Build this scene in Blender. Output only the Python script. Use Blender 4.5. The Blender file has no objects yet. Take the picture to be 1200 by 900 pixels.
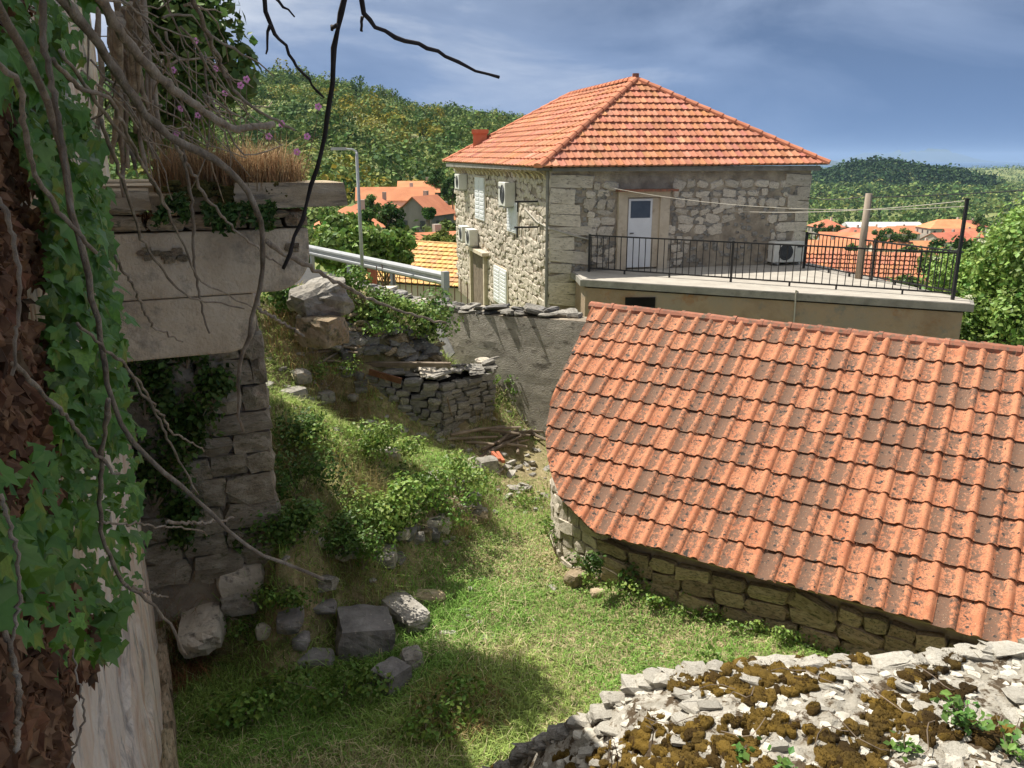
import bpy, math, random
import numpy as np
from mathutils import Matrix, Vector, Quaternion

sc = bpy.context.scene
R = math.radians
# ------------------------------------------------------------------ camera, sky, sun, exposure
CZ = 4.9                      # camera height above the yard
F, HY, CX, CY = 945.0, 187.0, 600.0, 450.0
PITCH = math.atan((CY - HY) / F)
cam = bpy.data.objects.new('camera', bpy.data.cameras.new('camera'))
sc.collection.objects.link(cam)
cam.location = (0, 0, CZ)
cam.rotation_euler = (math.pi / 2 - PITCH, 0, 0)
cam.data.sensor_width = 36.0
cam.data.lens = 36.0 * F / 1200.0
cam.data.clip_start = 0.05
cam.data.clip_end = 90000.0
sc.camera = cam

HAZE = 6e-5
SUN_AZ, SUN_EL = R(-57), R(60)          # azimuth from +Y towards +X
SUN = Vector((math.sin(SUN_AZ) * math.cos(SUN_EL), math.cos(SUN_AZ) * math.cos(SUN_EL), math.sin(SUN_EL)))
world = bpy.data.worlds.new('World'); sc.world = world; world.use_nodes = True
nt = world.node_tree; nt.nodes.clear()
def wn(t, **k):
    n = nt.nodes.new(t)
    for a, b in k.items(): setattr(n, a, b)
    return n
sky = wn('ShaderNodeTexSky', sky_type='NISHITA', sun_disc=False, sun_elevation=SUN_EL, sun_rotation=SUN_AZ % (2 * math.pi), altitude=100.0)
tc = wn('ShaderNodeTexCoord'); sep = wn('ShaderNodeSeparateXYZ')
nt.links.new(tc.outputs['Generated'], sep.inputs[0])
mp = wn('ShaderNodeMapping'); mp.inputs['Scale'].default_value = (1.0, 1.0, 3.2)
nt.links.new(tc.outputs['Generated'], mp.inputs[0])
nz = wn('ShaderNodeTexNoise'); nz.inputs['Scale'].default_value = 2.6; nz.inputs['Detail'].default_value = 6; nz.inputs['Roughness'].default_value = 0.55
nz.inputs['Distortion'].default_value = 0.4
nt.links.new(mp.outputs[0], nz.inputs['Vector'])
cr = wn('ShaderNodeValToRGB')           # storm-cloud tones, light to dark slate
cr.color_ramp.elements[0].position = 0.30; cr.color_ramp.elements[0].color = (5.8, 6.0, 6.3, 1)
cr.color_ramp.elements[1].position = 0.66; cr.color_ramp.elements[1].color = (.85, 1.2, 1.95, 1)
e_ = cr.color_ramp.elements.new(0.47); e_.color = (2.1, 2.6, 3.6, 1)
bias = wn('ShaderNodeMath', operation='MULTIPLY_ADD'); bias.inputs[1].default_value = .34        # the storm stands away from the sun
nt.links.new(sep.outputs['X'], bias.inputs[0]); nt.links.new(nz.outputs['Fac'], bias.inputs[2]); nt.links.new(bias.outputs[0], cr.inputs[0])
# towards the horizon the deck opens to a clear rain-blue band
mr = wn('ShaderNodeMapRange'); mr.inputs['From Min'].default_value = 0.0; mr.inputs['From Max'].default_value = 0.2
mr.inputs['To Min'].default_value = 0.25; mr.inputs['To Max'].default_value = 0.93
nt.links.new(sep.outputs['Z'], mr.inputs['Value'])
low = wn('ShaderNodeMix', data_type='RGBA'); low.inputs[0].default_value = 0.96
low.inputs[7].default_value = (.85, 1.75, 3.7, 1)
nt.links.new(sky.outputs[0], low.inputs[6])
mx = wn('ShaderNodeMix', data_type='RGBA')
nt.links.new(mr.outputs[0], mx.inputs[0]); nt.links.new(low.outputs[2], mx.inputs[6]); nt.links.new(cr.outputs[0], mx.inputs[7])
bg = wn('ShaderNodeBackground'); bg.inputs['Strength'].default_value = 0.1
fill_veil = wn('ShaderNodeMapRange'); fill_veil.inputs['From Min'].default_value = .36; fill_veil.inputs['From Max'].default_value = .8; fill_veil.inputs['To Max'].default_value = .75
fill_veil.interpolation_type = 'SMOOTHSTEP'; nt.links.new(sep.outputs['Z'], fill_veil.inputs['Value'])        # added overhead, out of view, to lift fill in the shade: bright white veil
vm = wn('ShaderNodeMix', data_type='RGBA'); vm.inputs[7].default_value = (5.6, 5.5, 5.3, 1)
nt.links.new(fill_veil.outputs[0], vm.inputs[0]); nt.links.new(mx.outputs[2], vm.inputs[6]); nt.links.new(vm.outputs[2], bg.inputs['Color'])
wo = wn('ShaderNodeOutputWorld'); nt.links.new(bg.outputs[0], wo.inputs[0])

sl = bpy.data.lights.new('sun', 'SUN'); sl.energy = 5.0; sl.angle = R(0.5); sl.color = (1.0, 0.94, 0.84)
so = bpy.data.objects.new('sun', sl); sc.collection.objects.link(so); so.location = (-20, 20, 40)
so.rotation_euler = (-SUN).to_track_quat('-Z', 'Y').to_euler()
sc.view_settings.view_transform = 'Standard'; sc.view_settings.look = 'None'
sc.view_settings.exposure = 0.60; sc.view_settings.gamma = 1.0
sc.cycles.max_bounces = 6; sc.cycles.transparent_max_bounces = 6; sc.cycles.volume_bounces = 0

# ------------------------------------------------------------------ pixel rays (1200 x 900) -> directions
_c, _s = math.cos(PITCH), math.sin(PITCH)
def ray(x, y):
    u, v = (x - CX) / F, (CY - y) / F
    return Vector((u, _c + v * _s, v * _c - _s))
CAM = Vector((0, 0, CZ))
def at_z(x, y, z):                       # where the pixel's ray meets height z
    r = ray(x, y); return CAM + r * ((z - CZ) / r.z)
def at_Y(x, y, Y):                       # where it meets the vertical plane at distance Y
    r = ray(x, y); return CAM + r * (Y / r.y)
def at_pl(x, y, P, n):                   # where it meets the plane (P, n)
    r = ray(x, y); return CAM + r * ((P - CAM).dot(n) / r.dot(n))

# ------------------------------------------------------------------ helpers
rng = np.random.default_rng(7); random.seed(7)
def V(*a): return Vector(a)
def link(o): sc.collection.objects.link(o); return o
def par(o, p):
    """parent o to p, o's coordinates stay world coordinates"""
    o.parent = p
    if p is not None and p.type == 'EMPTY': o.matrix_parent_inverse = Matrix.Translation(-p.location)
    return o
def thing(name, label, cat, loc, group=None):
    o = link(bpy.data.objects.new(name, None)); o.location = loc; o.empty_display_size = 0.1
    o['label'] = label; o['category'] = cat
    if group: o['group'] = group
    return o
def tag(o, label, cat, group=None):
    o['label'] = label; o['category'] = cat
    if group: o['group'] = group
    return o
def kind(o, k): o['kind'] = k; return o
def obj(name, me, parent=None, m=None):
    o = link(bpy.data.objects.new(name, me))
    if parent is not None: par(o, parent)
    return o
def npmesh(name, v, f, mat, col=None, smooth=False):
    """v (N,3), f (M,k) all faces of one size"""
    v = np.ascontiguousarray(v, dtype=np.float32); f = np.ascontiguousarray(f, dtype=np.int32)
    me = bpy.data.meshes.new(name); k = f.shape[1]; n = len(f)
    me.vertices.add(len(v)); me.vertices.foreach_set('co', v.ravel())
    me.loops.add(n * k); me.loops.foreach_set('vertex_index', f.ravel())
    me.polygons.add(n); me.polygons.foreach_set('loop_start', np.arange(0, n * k, k, dtype=np.int32))
    me.polygons.foreach_set('use_smooth', np.full(n, smooth, dtype=bool))
    if col is not None:
        a = me.color_attributes.new('Col', 'FLOAT_COLOR', 'POINT')
        c4 = np.ones((len(v), 4), np.float32); c4[:, :3] = col; a.data.foreach_set('color', c4.ravel())
    me.materials.append(mat); me.update(calc_edges=True); me.validate()
    return me
class MB:
    def __init__(s): s.v = []; s.f = []
    def add(s, vs, fs):
        b = len(s.v); s.v += [tuple(p) for p in vs]; s.f += [tuple(i + b for i in q) for q in fs]
    def box(s, a, b, ctr=None, rot=None):
        """axis box from a to b, optionally rotated (Matrix 3x3) about ctr"""
        x0, y0, z0 = a; x1, y1, z1 = b
        p = [V(x, y, z) for z in (z0, z1) for y in (y0, y1) for x in (x0, x1)]
        if rot is not None: c = V(*ctr) if ctr is not None else V(0, 0, 0); p = [c + rot @ q for q in p]
        s.add(p, [(0, 2, 3, 1), (4, 5, 7, 6), (0, 1, 5, 4), (2, 6, 7, 3), (0, 4, 6, 2), (1, 3, 7, 5)])
    def obox(s, o, u, v, w):
        """box with corner o and edge vectors u, v, w"""
        p = [o + u * i + v * j + w * k for k in (0, 1) for j in (0, 1) for i in (0, 1)]
        f = [(0, 2, 3, 1), (4, 5, 7, 6), (0, 1, 5, 4), (2, 6, 7, 3), (0, 4, 6, 2), (1, 3, 7, 5)]
        if u.cross(v).dot(w) < 0: f = [q[::-1] for q in f]
        s.add(p, f)
    def tube(s, pts, rad, n=6, cap=True):
        pts = [Vector(p) for p in pts]; m = len(pts)
        if not hasattr(rad, '__len__'): rad = [rad] * m
        b = len(s.v); prev = None
        for i, p in enumerate(pts):
            t = (pts[min(i + 1, m - 1)] - pts[max(i - 1, 0)]).normalized()
            if prev is None: a = t.cross(V(0, 0, 1) if abs(t.z) < .9 else V(1, 0, 0)).normalized()
            else: a = (prev - t * prev.dot(t)).normalized()
            prev = a; c = t.cross(a)
            for k in range(n):
                th = 2 * math.pi * k / n; s.v.append(tuple(p + (a * math.cos(th) + c * math.sin(th)) * rad[i]))
        for i in range(m - 1):
            for k in range(n):
                s.f.append((b + i * n + k, b + i * n + (k + 1) % n, b + (i + 1) * n + (k + 1) % n, b + (i + 1) * n + k))
        if cap: s.f.append(tuple(b + k for k in range(n))[::-1]); s.f.append(tuple(b + (m - 1) * n + k for k in range(n)))
    def poly(s, pts): s.add(pts, [tuple(range(len(pts)))])
    def prism(s, pts, w):
        """polygon pts extruded by vector w"""
        n = len(pts); pts = [Vector(p) for p in pts]
        s.add(pts + [p + w for p in pts], [tuple(range(n))[::-1], tuple(range(n, 2 * n))] + [(i, (i + 1) % n, n + (i + 1) % n, n + i) for i in range(n)])
    def mesh(s, name, mat, smooth=False):
        me = bpy.data.meshes.new(name); me.from_pydata(s.v, [], s.f); me.materials.append(mat)
        if smooth: me.polygons.foreach_set('use_smooth', [True] * len(me.polygons))
        me.update(); return me
    def build(s, name, mat, parent=None, smooth=False): return obj(name, s.mesh(name, mat, smooth), parent)
def fixn(me):
    import bmesh
    bm = bmesh.new(); bm.from_mesh(me); bmesh.ops.recalc_face_normals(bm, faces=bm.faces); bm.to_mesh(me); bm.free(); return me

def _hash(ix, iy, s):
    h = (ix.astype(np.int64) * 374761393 + iy.astype(np.int64) * 668265263 + s * 974634777) & 0x7fffffff
    h = ((h ^ (h >> 13)) * 1274126177) & 0x7fffffff
    return ((h ^ (h >> 16)) & 0xffff) / 65535.0
def vn(x, y, s=0):
    x = np.asarray(x, float); y = np.asarray(y, float)
    ix, iy = np.floor(x), np.floor(y); fx, fy = x - ix, y - iy
    fx = fx * fx * (3 - 2 * fx); fy = fy * fy * (3 - 2 * fy)
    a = _hash(ix, iy, s); b = _hash(ix + 1, iy, s); c = _hash(ix, iy + 1, s); d = _hash(ix + 1, iy + 1, s)
    return (a * (1 - fx) + b * fx) * (1 - fy) + (c * (1 - fx) + d * fx) * fy
def fbm(x, y, s=0, o=4):
    t = 0; a = .5; n = 0
    for i in range(o): t = t + a * vn(np.asarray(x) * 2 ** i, np.asarray(y) * 2 ** i, s + i); n += a; a *= .5
    return t / n

# ------------------------------------------------------------------ materials
M = {}
def pm(name, cols, scale=4.0, detail=6, rough=.85, bump=.0, bscale=None, bdist=.02, rnd=0., hue=0., attr=False, transl=0., stretch=(1, 1, 1),
       spots=None, spots2=None, spec=.25, metal=0., bdetail=6, dist=0., rndshift=True):
    m = bpy.data.materials.new(name); m.use_nodes = True; M[name] = m
    t = m.node_tree; t.nodes.clear()
    def N(ty, **k):
        n = t.nodes.new(ty)
        for a, b in k.items(): setattr(n, a, b)
        return n
    L = t.links.new
    co = N('ShaderNodeTexCoord'); mpn = N('ShaderNodeMapping'); mpn.inputs['Scale'].default_value = stretch
    oi = N('ShaderNodeObjectInfo')
    if rndshift:
        cmb = N('ShaderNodeVectorMath', operation='SCALE'); cmb.inputs[0].default_value = (37.1, 19.7, 53.3)
        L(oi.outputs['Random'], cmb.inputs['Scale'])
        ad = N('ShaderNodeVectorMath', operation='ADD'); L(co.outputs['Object'], ad.inputs[0]); L(cmb.outputs[0], ad.inputs[1])
        L(ad.outputs[0], mpn.inputs[0])
    else: L(co.outputs['Object'], mpn.inputs[0])
    nz = N('ShaderNodeTexNoise'); nz.inputs['Scale'].default_value = scale; nz.inputs['Detail'].default_value = detail; nz.inputs['Roughness'].default_value = .62
    nz.inputs['Distortion'].default_value = dist
    L(mpn.outputs[0], nz.inputs['Vector'])
    rp = N('ShaderNodeValToRGB'); el = rp.color_ramp.elements
    if len(cols) == 1: cols = [(0., cols[0][1]), (1., cols[0][1])]
    el[0].position, el[0].color = cols[0][0], (*cols[0][1], 1); el[1].position, el[1].color = cols[-1][0], (*cols[-1][1], 1)
    for p, c in cols[1:-1]: e = el.new(p); e.color = (*c, 1)
    L(nz.outputs['Fac'], rp.inputs[0]); out = rp.outputs[0]
    for sp in (spots, spots2):
        if sp:
            c, s_, lo, hi = sp
            n2 = N('ShaderNodeTexNoise'); n2.inputs['Scale'].default_value = s_; n2.inputs['Detail'].default_value = 8; n2.inputs['Roughness'].default_value = .68
            L(mpn.outputs[0], n2.inputs['Vector'])
            r2 = N('ShaderNodeMapRange'); r2.inputs['From Min'].default_value = lo; r2.inputs['From Max'].default_value = hi
            L(n2.outputs['Fac'], r2.inputs['Value'])
            mi = N('ShaderNodeMix', data_type='RGBA'); L(r2.outputs[0], mi.inputs[0]); L(out, mi.inputs[6]); mi.inputs[7].default_value = (*c, 1)
            out = mi.outputs[2]
    if attr:
        at = N('ShaderNodeAttribute', attribute_name='Col')
        mi = N('ShaderNodeMix', data_type='RGBA', blend_type='MULTIPLY'); mi.inputs[0].default_value = 1
        L(at.outputs['Color'], mi.inputs[6]); L(out, mi.inputs[7]); out = mi.outputs[2]
    if rnd or hue:
        hs = N('ShaderNodeHueSaturation')
        r3 = N('ShaderNodeMapRange'); r3.inputs['To Min'].default_value = 1 - rnd; r3.inputs['To Max'].default_value = 1 + rnd
        L(oi.outputs['Random'], r3.inputs['Value']); L(r3.outputs[0], hs.inputs['Value'])
        if hue:
            ml = N('ShaderNodeMath', operation='MULTIPLY'); ml.inputs[1].default_value = 7.13; L(oi.outputs['Random'], ml.inputs[0])
            fr = N('ShaderNodeMath', operation='FRACT'); L(ml.outputs[0], fr.inputs[0])
            r4 = N('ShaderNodeMapRange'); r4.inputs['To Min'].default_value = .5 - hue; r4.inputs['To Max'].default_value = .5 + hue
            L(fr.outputs[0], r4.inputs['Value']); L(r4.outputs[0], hs.inputs['Hue'])
        L(out, hs.inputs['Color']); out = hs.outputs[0]
    pb = N('ShaderNodeBsdfPrincipled'); pb.inputs['Roughness'].default_value = rough; pb.inputs['Specular IOR Level'].default_value = spec; pb.inputs['Metallic'].default_value = metal
    L(out, pb.inputs['Base Color'])
    if bump:
        n3 = N('ShaderNodeTexNoise'); n3.inputs['Scale'].default_value = bscale or scale * 3; n3.inputs['Detail'].default_value = bdetail; n3.inputs['Roughness'].default_value = .65
        L(mpn.outputs[0], n3.inputs['Vector'])
        bn = N('ShaderNodeBump'); bn.inputs['Strength'].default_value = bump; bn.inputs['Distance'].default_value = bdist
        L(n3.outputs['Fac'], bn.inputs['Height']); L(bn.outputs[0], pb.inputs['Normal'])
    sh = pb.outputs[0]
    if transl:
        tr = N('ShaderNodeBsdfTranslucent'); L(out, tr.inputs['Color'])
        ms = N('ShaderNodeMixShader'); ms.inputs[0].default_value = transl; L(sh, ms.inputs[1]); L(tr.outputs[0], ms.inputs[2]); sh = ms.outputs[0]
    oo = N('ShaderNodeOutputMaterial'); L(sh, oo.inputs[0]); m['_col'] = 1
    return m
W1 = (1, 1, 1)
pm('leaf', [(.35, (.8, .8, .8)), (.65, (1.15, 1.15, 1.1))], scale=6, attr=True, transl=.28, rough=.5, spec=.3, rndshift=False)
pm('leaf_far', [(.3, (.75, .75, .75)), (.7, (1.2, 1.2, 1.15))], scale=.6, attr=True, transl=.15, rough=.7, spec=.1, rndshift=False)
pm('ivy_leaf', [(.3, (.085, .17, .018)), (.7, (.19, .33, .045))], scale=14, rnd=.45, hue=.02, transl=.3, rough=.35, spec=.5, bump=.2, bscale=60, bdist=.002)
pm('grass', [(.3, (.85, .85, .85)), (.7, (1.15, 1.15, 1.15))], scale=3, attr=True, transl=.3, rough=.6, spec=.15, rndshift=False)
pm('dead_leaf', [(.3, (.09, .04, .02)), (.55, (.2, .1, .05)), (.75, (.32, .2, .11))], scale=20, attr=True, transl=.15, rough=.7)
pm('soil', [(.3, (.16, .12, .065)), (.5, (.26, .22, .11)), (.7, (.19, .19, .07))], scale=1.6, bump=.8, bscale=18, bdist=.04, spots=((.38, .31, .18), 7, .5, .62), spots2=((.11, .12, .04), 3.2, .54, .66), rndshift=False)
pm('terrain', [(.3, (.10, .14, .04)), (.5, (.17, .20, .062)), (.7, (.26, .25, .105))], scale=.05, detail=9, bump=.5, bscale=.5, bdist=.6, spots=((.25, .22, .12), .035, .57, .66), rndshift=False)
def tile_material():
    m = bpy.data.materials.new('tile'); m.use_nodes = True; M['tile'] = m; t = m.node_tree; t.nodes.clear(); L = t.links.new
    def N(ty, **k):
        n = t.nodes.new(ty)
        for a, b in k.items(): setattr(n, a, b)
        return n
    def rng_(v, a, b, c=0., d=1.):
        n = N('ShaderNodeMapRange'); n.inputs['From Min'].default_value = a; n.inputs['From Max'].default_value = b; n.inputs['To Min'].default_value = c; n.inputs['To Max'].default_value = d; L(v, n.inputs['Value']); return n.outputs[0]
    def ma(op, a, b):
        n = N('ShaderNodeMath', operation=op)
        for i, q in enumerate((a, b)):
            if isinstance(q, float): n.inputs[i].default_value = q
            else: L(q, n.inputs[i])
        return n.outputs[0]
    def mixc(f, a, b):
        n = N('ShaderNodeMix', data_type='RGBA'); L(f, n.inputs[0])
        for i, q in ((6, a), (7, b)):
            if isinstance(q, tuple): n.inputs[i].default_value = (*q, 1)
            else: L(q, n.inputs[i])
        return n.outputs[2]
    co = N('ShaderNodeTexCoord'); oi = N('ShaderNodeObjectInfo'); sp = N('ShaderNodeSeparateXYZ'); L(co.outputs['Object'], sp.inputs[0])
    sc_ = N('ShaderNodeVectorMath', operation='SCALE'); sc_.inputs[0].default_value = (37.1, 19.7, 53.3); L(oi.outputs['Random'], sc_.inputs['Scale'])
    ad = N('ShaderNodeVectorMath', operation='ADD'); L(co.outputs['Object'], ad.inputs[0]); L(sc_.outputs[0], ad.inputs[1])
    def noise(s_, d=6, ro=.62):
        n = N('ShaderNodeTexNoise'); n.inputs['Scale'].default_value = s_; n.inputs['Detail'].default_value = d; n.inputs['Roughness'].default_value = ro; L(ad.outputs[0], n.inputs['Vector']); return n.outputs['Fac']
    r2 = N('ShaderNodeMath', operation='FRACT'); L(ma('MULTIPLY', oi.outputs['Random'], 7.31), r2.inputs[0]); rB = r2.outputs[0]
    r3 = N('ShaderNodeMath', operation='FRACT'); L(ma('MULTIPLY', oi.outputs['Random'], 31.7), r3.inputs[0]); rC = r3.outputs[0]
    base = mixc(rng_(noise(7), .35, .68), (.40, .14, .07), (.52, .225, .12))
    base = mixc(rng_(rB, 0, 1, 0, .5), base, (.53, .235, .13))
    pan = ma('SUBTRACT', rng_(sp.outputs['X'], .0, .02), rng_(sp.outputs['X'], .095, .15))
    amt = rng_(rC, 0, 1, -.085, .10)                               # some tiles clean, some overgrown
    f1 = ma('ADD', ma('ADD', noise(21, 12, .8), ma('MULTIPLY', pan, .12)), amt)
    base = mixc(ma('MULTIPLY', rng_(f1, .55, .61), .9), base, (.135, .085, .06))
    f2 = ma('ADD', noise(60, 5, .65), ma('MULTIPLY', pan, .04)); base = mixc(ma('MULTIPLY', rng_(f2, .555, .63), .75), base, (.12, .085, .065))
    f3 = ma('ADD', noise(16, 3, .5), ma('MULTIPLY', pan, .05)); base = mixc(rng_(f3, .675, .70), base, (.05, .042, .037))
    f4 = noise(80, 3, .5); base = mixc(ma('MULTIPLY', rng_(f4, .66, .7), .6), base, (.62, .47, .33))
    pb = N('ShaderNodeBsdfPrincipled'); pb.inputs['Roughness'].default_value = .85; pb.inputs['Specular IOR Level'].default_value = .2; L(base, pb.inputs['Base Color'])
    bn = N('ShaderNodeBump'); bn.inputs['Strength'].default_value = .5; bn.inputs['Distance'].default_value = .004; L(noise(90, 6, .7), bn.inputs['Height']); L(bn.outputs[0], pb.inputs['Normal'])
    o = N('ShaderNodeOutputMaterial'); L(pb.outputs[0], o.inputs[0])
tile_material()
pm('house_tile', [(.3, (.39, .155, .085)), (.55, (.46, .195, .112)), (.75, (.53, .265, .165))], scale=2.2, detail=9, attr=True, bump=.2, bscale=30, rndshift=False)
pm('ridge_tile', [(.3, (.24, .10, .065)), (.6, (.36, .145, .09)), (.75, (.42, .2, .13))], scale=8, rnd=.15, bump=.5, bscale=50, bdist=.005, spots=((.14, .11, .08), 14, .5, .62))
pm('far_tile', [(.3, (.46, .16, .085)), (.7, (.60, .235, .125))], scale=.5, rnd=.18, hue=.012, bump=.3, bscale=6, bdist=.08)
pm('yellow_tile', [(.3, (.58, .33, .12)), (.7, (.70, .43, .19))], scale=.7, attr=True, rndshift=False)
pm('stone', [(.28, (.17, .155, .13)), (.5, (.29, .27, .235)), (.72, (.40, .38, .34))], scale=5, rnd=.2, bump=.9, bscale=18, bdist=.02, spots=((.10, .095, .085), 11, .52, .66))
pm('stone_pale', [(.28, (.42, .365, .285)), (.5, (.57, .505, .41)), (.72, (.68, .61, .50))], scale=4, rnd=.15, bump=.9, bscale=14, bdist=.02, spots=((.17, .15, .13), 9, .54, .68))
pm('stone_warm', [(.28, (.22, .165, .10)), (.5, (.38, .295, .19)), (.72, (.48, .40, .28))], scale=5, rnd=.25, hue=.01, bump=.9, bscale=20, bdist=.02, spots=((.10, .10, .06), 8, .5, .64))
pm('stone_dark', [(.28, (.12, .115, .11)), (.5, (.20, .19, .18)), (.72, (.30, .29, .27))], scale=4, rnd=.2, bump=.9, bscale=16, bdist=.02, spots=((.36, .34, .3), 13, .6, .66))
pm('stone_lichen', [(.25, (.34, .31, .255)), (.45, (.50, .47, .40)), (.7, (.62, .59, .52))], scale=9, rnd=.12, bump=1., bscale=30, bdist=.012, spots=((.30, .26, .21), 20, .56, .64), spots2=((.13, .10, .07), 12, .64, .68))
pm('roof_crust', [(.25, (.19, .17, .135)), (.42, (.31, .285, .235)), (.6, (.45, .42, .36)), (.75, (.56, .53, .46))], scale=9, detail=12, bump=1., bscale=34, bdist=.025, spots=((.085, .06, .035), 8, .53, .57), spots2=((.20, .165, .12), 24, .56, .62), rndshift=False)
pm('moss', [(.3, (.07, .045, .012)), (.55, (.14, .088, .016)), (.75, (.20, .125, .02))], scale=3, attr=True, bump=1., bscale=60, bdist=.02, rough=1, rndshift=False)
pm('mortar', [(.3, (.20, .165, .125)), (.5, (.32, .27, .205)), (.7, (.48, .41, .31))], scale=2.6, detail=10, bump=1., bscale=9, bdist=.04, spots=((.42, .36, .27), 1.3, .56, .7), rndshift=False)
pm('mortar_light', [(.3, (.26, .22, .165)), (.5, (.40, .35, .265)), (.7, (.5, .45, .36))], scale=2.5, detail=10, bump=1., bscale=9, bdist=.04, spots=((.16, .14, .11), 2.2, .55, .7), rndshift=False)
pm('limestone', [(.28, (.46, .355, .235)), (.5, (.62, .505, .35)), (.72, (.72, .615, .455))], scale=2.8, detail=12, bump=.9, bscale=30, bdist=.03, spots=((.26, .22, .17), 3.0, .52, .66), spots2=((.55, .5, .42), 26, .66, .7))
pm('render_wall', [(.25, (.22, .15, .095)), (.5, (.32, .24, .165)), (.72, (.27, .23, .18))], scale=1.3, detail=10, bump=.6, bscale=12, bdist=.03, spots=((.28, .15, .075), .9, .57, .66), spots2=((.2, .185, .16), 2.5, .54, .68), rndshift=False)
pm('band_wall', [(.3, (.30, .27, .225)), (.5, (.42, .385, .325)), (.7, (.5, .46, .395))], scale=2.5, detail=10, bump=1., bscale=26, bdist=.05, stretch=(1, 1, 2.2), spots=((.14, .125, .1), 3, .55, .66), rndshift=False)
pm('plaster', [(.25, (.58, .36, .23)), (.42, (.70, .55, .41)), (.55, (.80, .71, .58)), (.75, (.60, .54, .47))], scale=2.6, detail=12, stretch=(1.4, 1.4, .55), bump=1., bscale=9, bdist=.06, spots=((.40, .36, .31), 2.4, .55, .63), spots2=((.5, .30, .19), 3.1, .58, .66), rndshift=False)
pm('concrete', [(.3, (.19, .18, .16)), (.6, (.28, .265, .235)), (.75, (.36, .34, .30))], scale=3, detail=10, bump=.5, bscale=20, bdist=.01, spots=((.15, .14, .12), 2, .55, .68), rndshift=False)
pm('terrace_floor', [(.3, (.32, .295, .255)), (.7, (.44, .405, .35))], scale=2, detail=9, bump=.4, bscale=14, bdist=.01, spots=((.30, .27, .23), 1.4, .56, .7), rndshift=False)
pm('bark', [(.3, (.15, .115, .08)), (.5, (.30, .24, .175)), (.7, (.45, .38, .29))], scale=22, stretch=(1, 1, .6), bump=1., bscale=70, bdist=.012, rnd=.12)
pm('dark_bark', [(.3, (.022, .018, .018)), (.7, (.06, .05, .045))], scale=14, bump=.8, bscale=60, bdist=.004)
pm('wood', [(.3, (.13, .10, .075)), (.6, (.24, .19, .145)), (.75, (.34, .29, .23))], scale=5, stretch=(1, 1, 1), bump=.5, bscale=30, bdist=.006, rnd=.25)
pm('grey_wood', [(.3, (.10, .10, .10)), (.7, (.22, .215, .205))], scale=6, bump=.5, bscale=30, bdist=.006)
pm('pole_wood', [(.3, (.22, .175, .13)), (.7, (.36, .30, .235))], scale=4, stretch=(4, 4, .4), bump=.4, bscale=20, bdist=.006)
pm('iron', [(.3, (.012, .012, .013)), (.7, (.03, .028, .028))], scale=8, rough=.5, spec=.4)
pm('rust', [(.3, (.09, .04, .025)), (.7, (.2, .09, .05))], scale=8)
pm('galv', [(.3, (.34, .35, .36)), (.7, (.46, .47, .48))], scale=3, rough=.42, metal=.35, spec=.5)
pm('white_paint', [(.3, (.66, .67, .68)), (.7, (.76, .77, .78))], scale=3, rough=.45, spec=.4)
pm('ac_white', [(.3, (.58, .57, .52)), (.7, (.70, .69, .64))], scale=4, rough=.5, spec=.4, spots=((.4, .37, .3), 3, .6, .75))
pm('dark_grille', [(.3, (.05, .055, .06)), (.7, (.09, .095, .1))], scale=8)
pm('glass_dark', [(.3, (.05, .06, .068)), (.7, (.09, .10, .11))], scale=2, rough=.15, spec=.6)
pm('cream_frame', [(.3, (.50, .42, .31)), (.7, (.62, .54, .42))], scale=4, bump=.3, bscale=20, bdist=.01, spots=((.34, .27, .19), 3, .55, .7))
pm('brick', [(.3, (.42, .12, .065)), (.7, (.52, .18, .1))], scale=6, bump=.5, bscale=20)
pm('village_wall', [(.3, (.42, .38, .32)), (.7, (.56, .52, .45))], scale=.6, rnd=.25, detail=9)
pm('village_grey', [(.3, (.20, .185, .17)), (.5, (.27, .25, .23)), (.7, (.33, .31, .28))], scale=.7, rnd=.12, detail=10, stretch=(1, 1, .4))
pm('village_window', [(.3, (.05, .055, .06)), (.7, (.08, .085, .09))], scale=1, rough=.3)
pm('asphalt', [(.3, (.045, .045, .045)), (.7, (.07, .07, .068))], scale=3, bump=.3, bscale=40)
pm('sea', [(.3, (.03, .075, .14)), (.7, (.04, .09, .165))], scale=.001, rough=.35, spec=.5)
pm('island', [(.3, (.05, .07, .05)), (.7, (.08, .10, .06))], scale=.002, detail=9, rndshift=False)
pm('flower', [(.3, (.55, .22, .50)), (.7, (.72, .36, .66))], scale=20, transl=.3)
pm('white_flower', [(.3, (.66, .66, .5)), (.7, (.8, .8, .66))], scale=20, transl=.3)
pm('cable', [(.3, (.36, .335, .285)), (.7, (.46, .43, .37))], scale=4)
pm('dark_cable', [(.3, (.05, .05, .05)), (.7, (.1, .1, .1))], scale=4)
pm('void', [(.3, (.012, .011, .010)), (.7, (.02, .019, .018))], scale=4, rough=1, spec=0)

# ------------------------------------------------------------------ stones: prototypes of 26 vertices, shared by all copies
def stone_verts(r, sq=.62, jit=.10):
    vs = []; idx = {}
    for i in (-1, 0, 1):
        for j in (-1, 0, 1):
            for k in (-1, 0, 1):
                if i == j == k == 0: continue
                p = np.array([i, j, k], float); n = p / np.linalg.norm(p)
                q = p * sq + n * (1 - sq) * 1.15
                idx[(i, j, k)] = len(vs); vs.append((q + r.normal(0, jit, 3)) * .5)
    fs = []
    for ax in range(3):
        for sg in (-1, 1):
            for a in (-1, 0):
                for b in (-1, 0):
                    q = []
                    for da, db in ((0, 0), (1, 0), (1, 1), (0, 1)):
                        c = [0, 0, 0]; c[ax] = sg; c[(ax + 1) % 3] = a + da; c[(ax + 2) % 3] = b + db; q.append(idx[tuple(c)])
                    fs.append(q if sg > 0 else q[::-1])
    return np.array(vs), np.array(fs)
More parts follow.
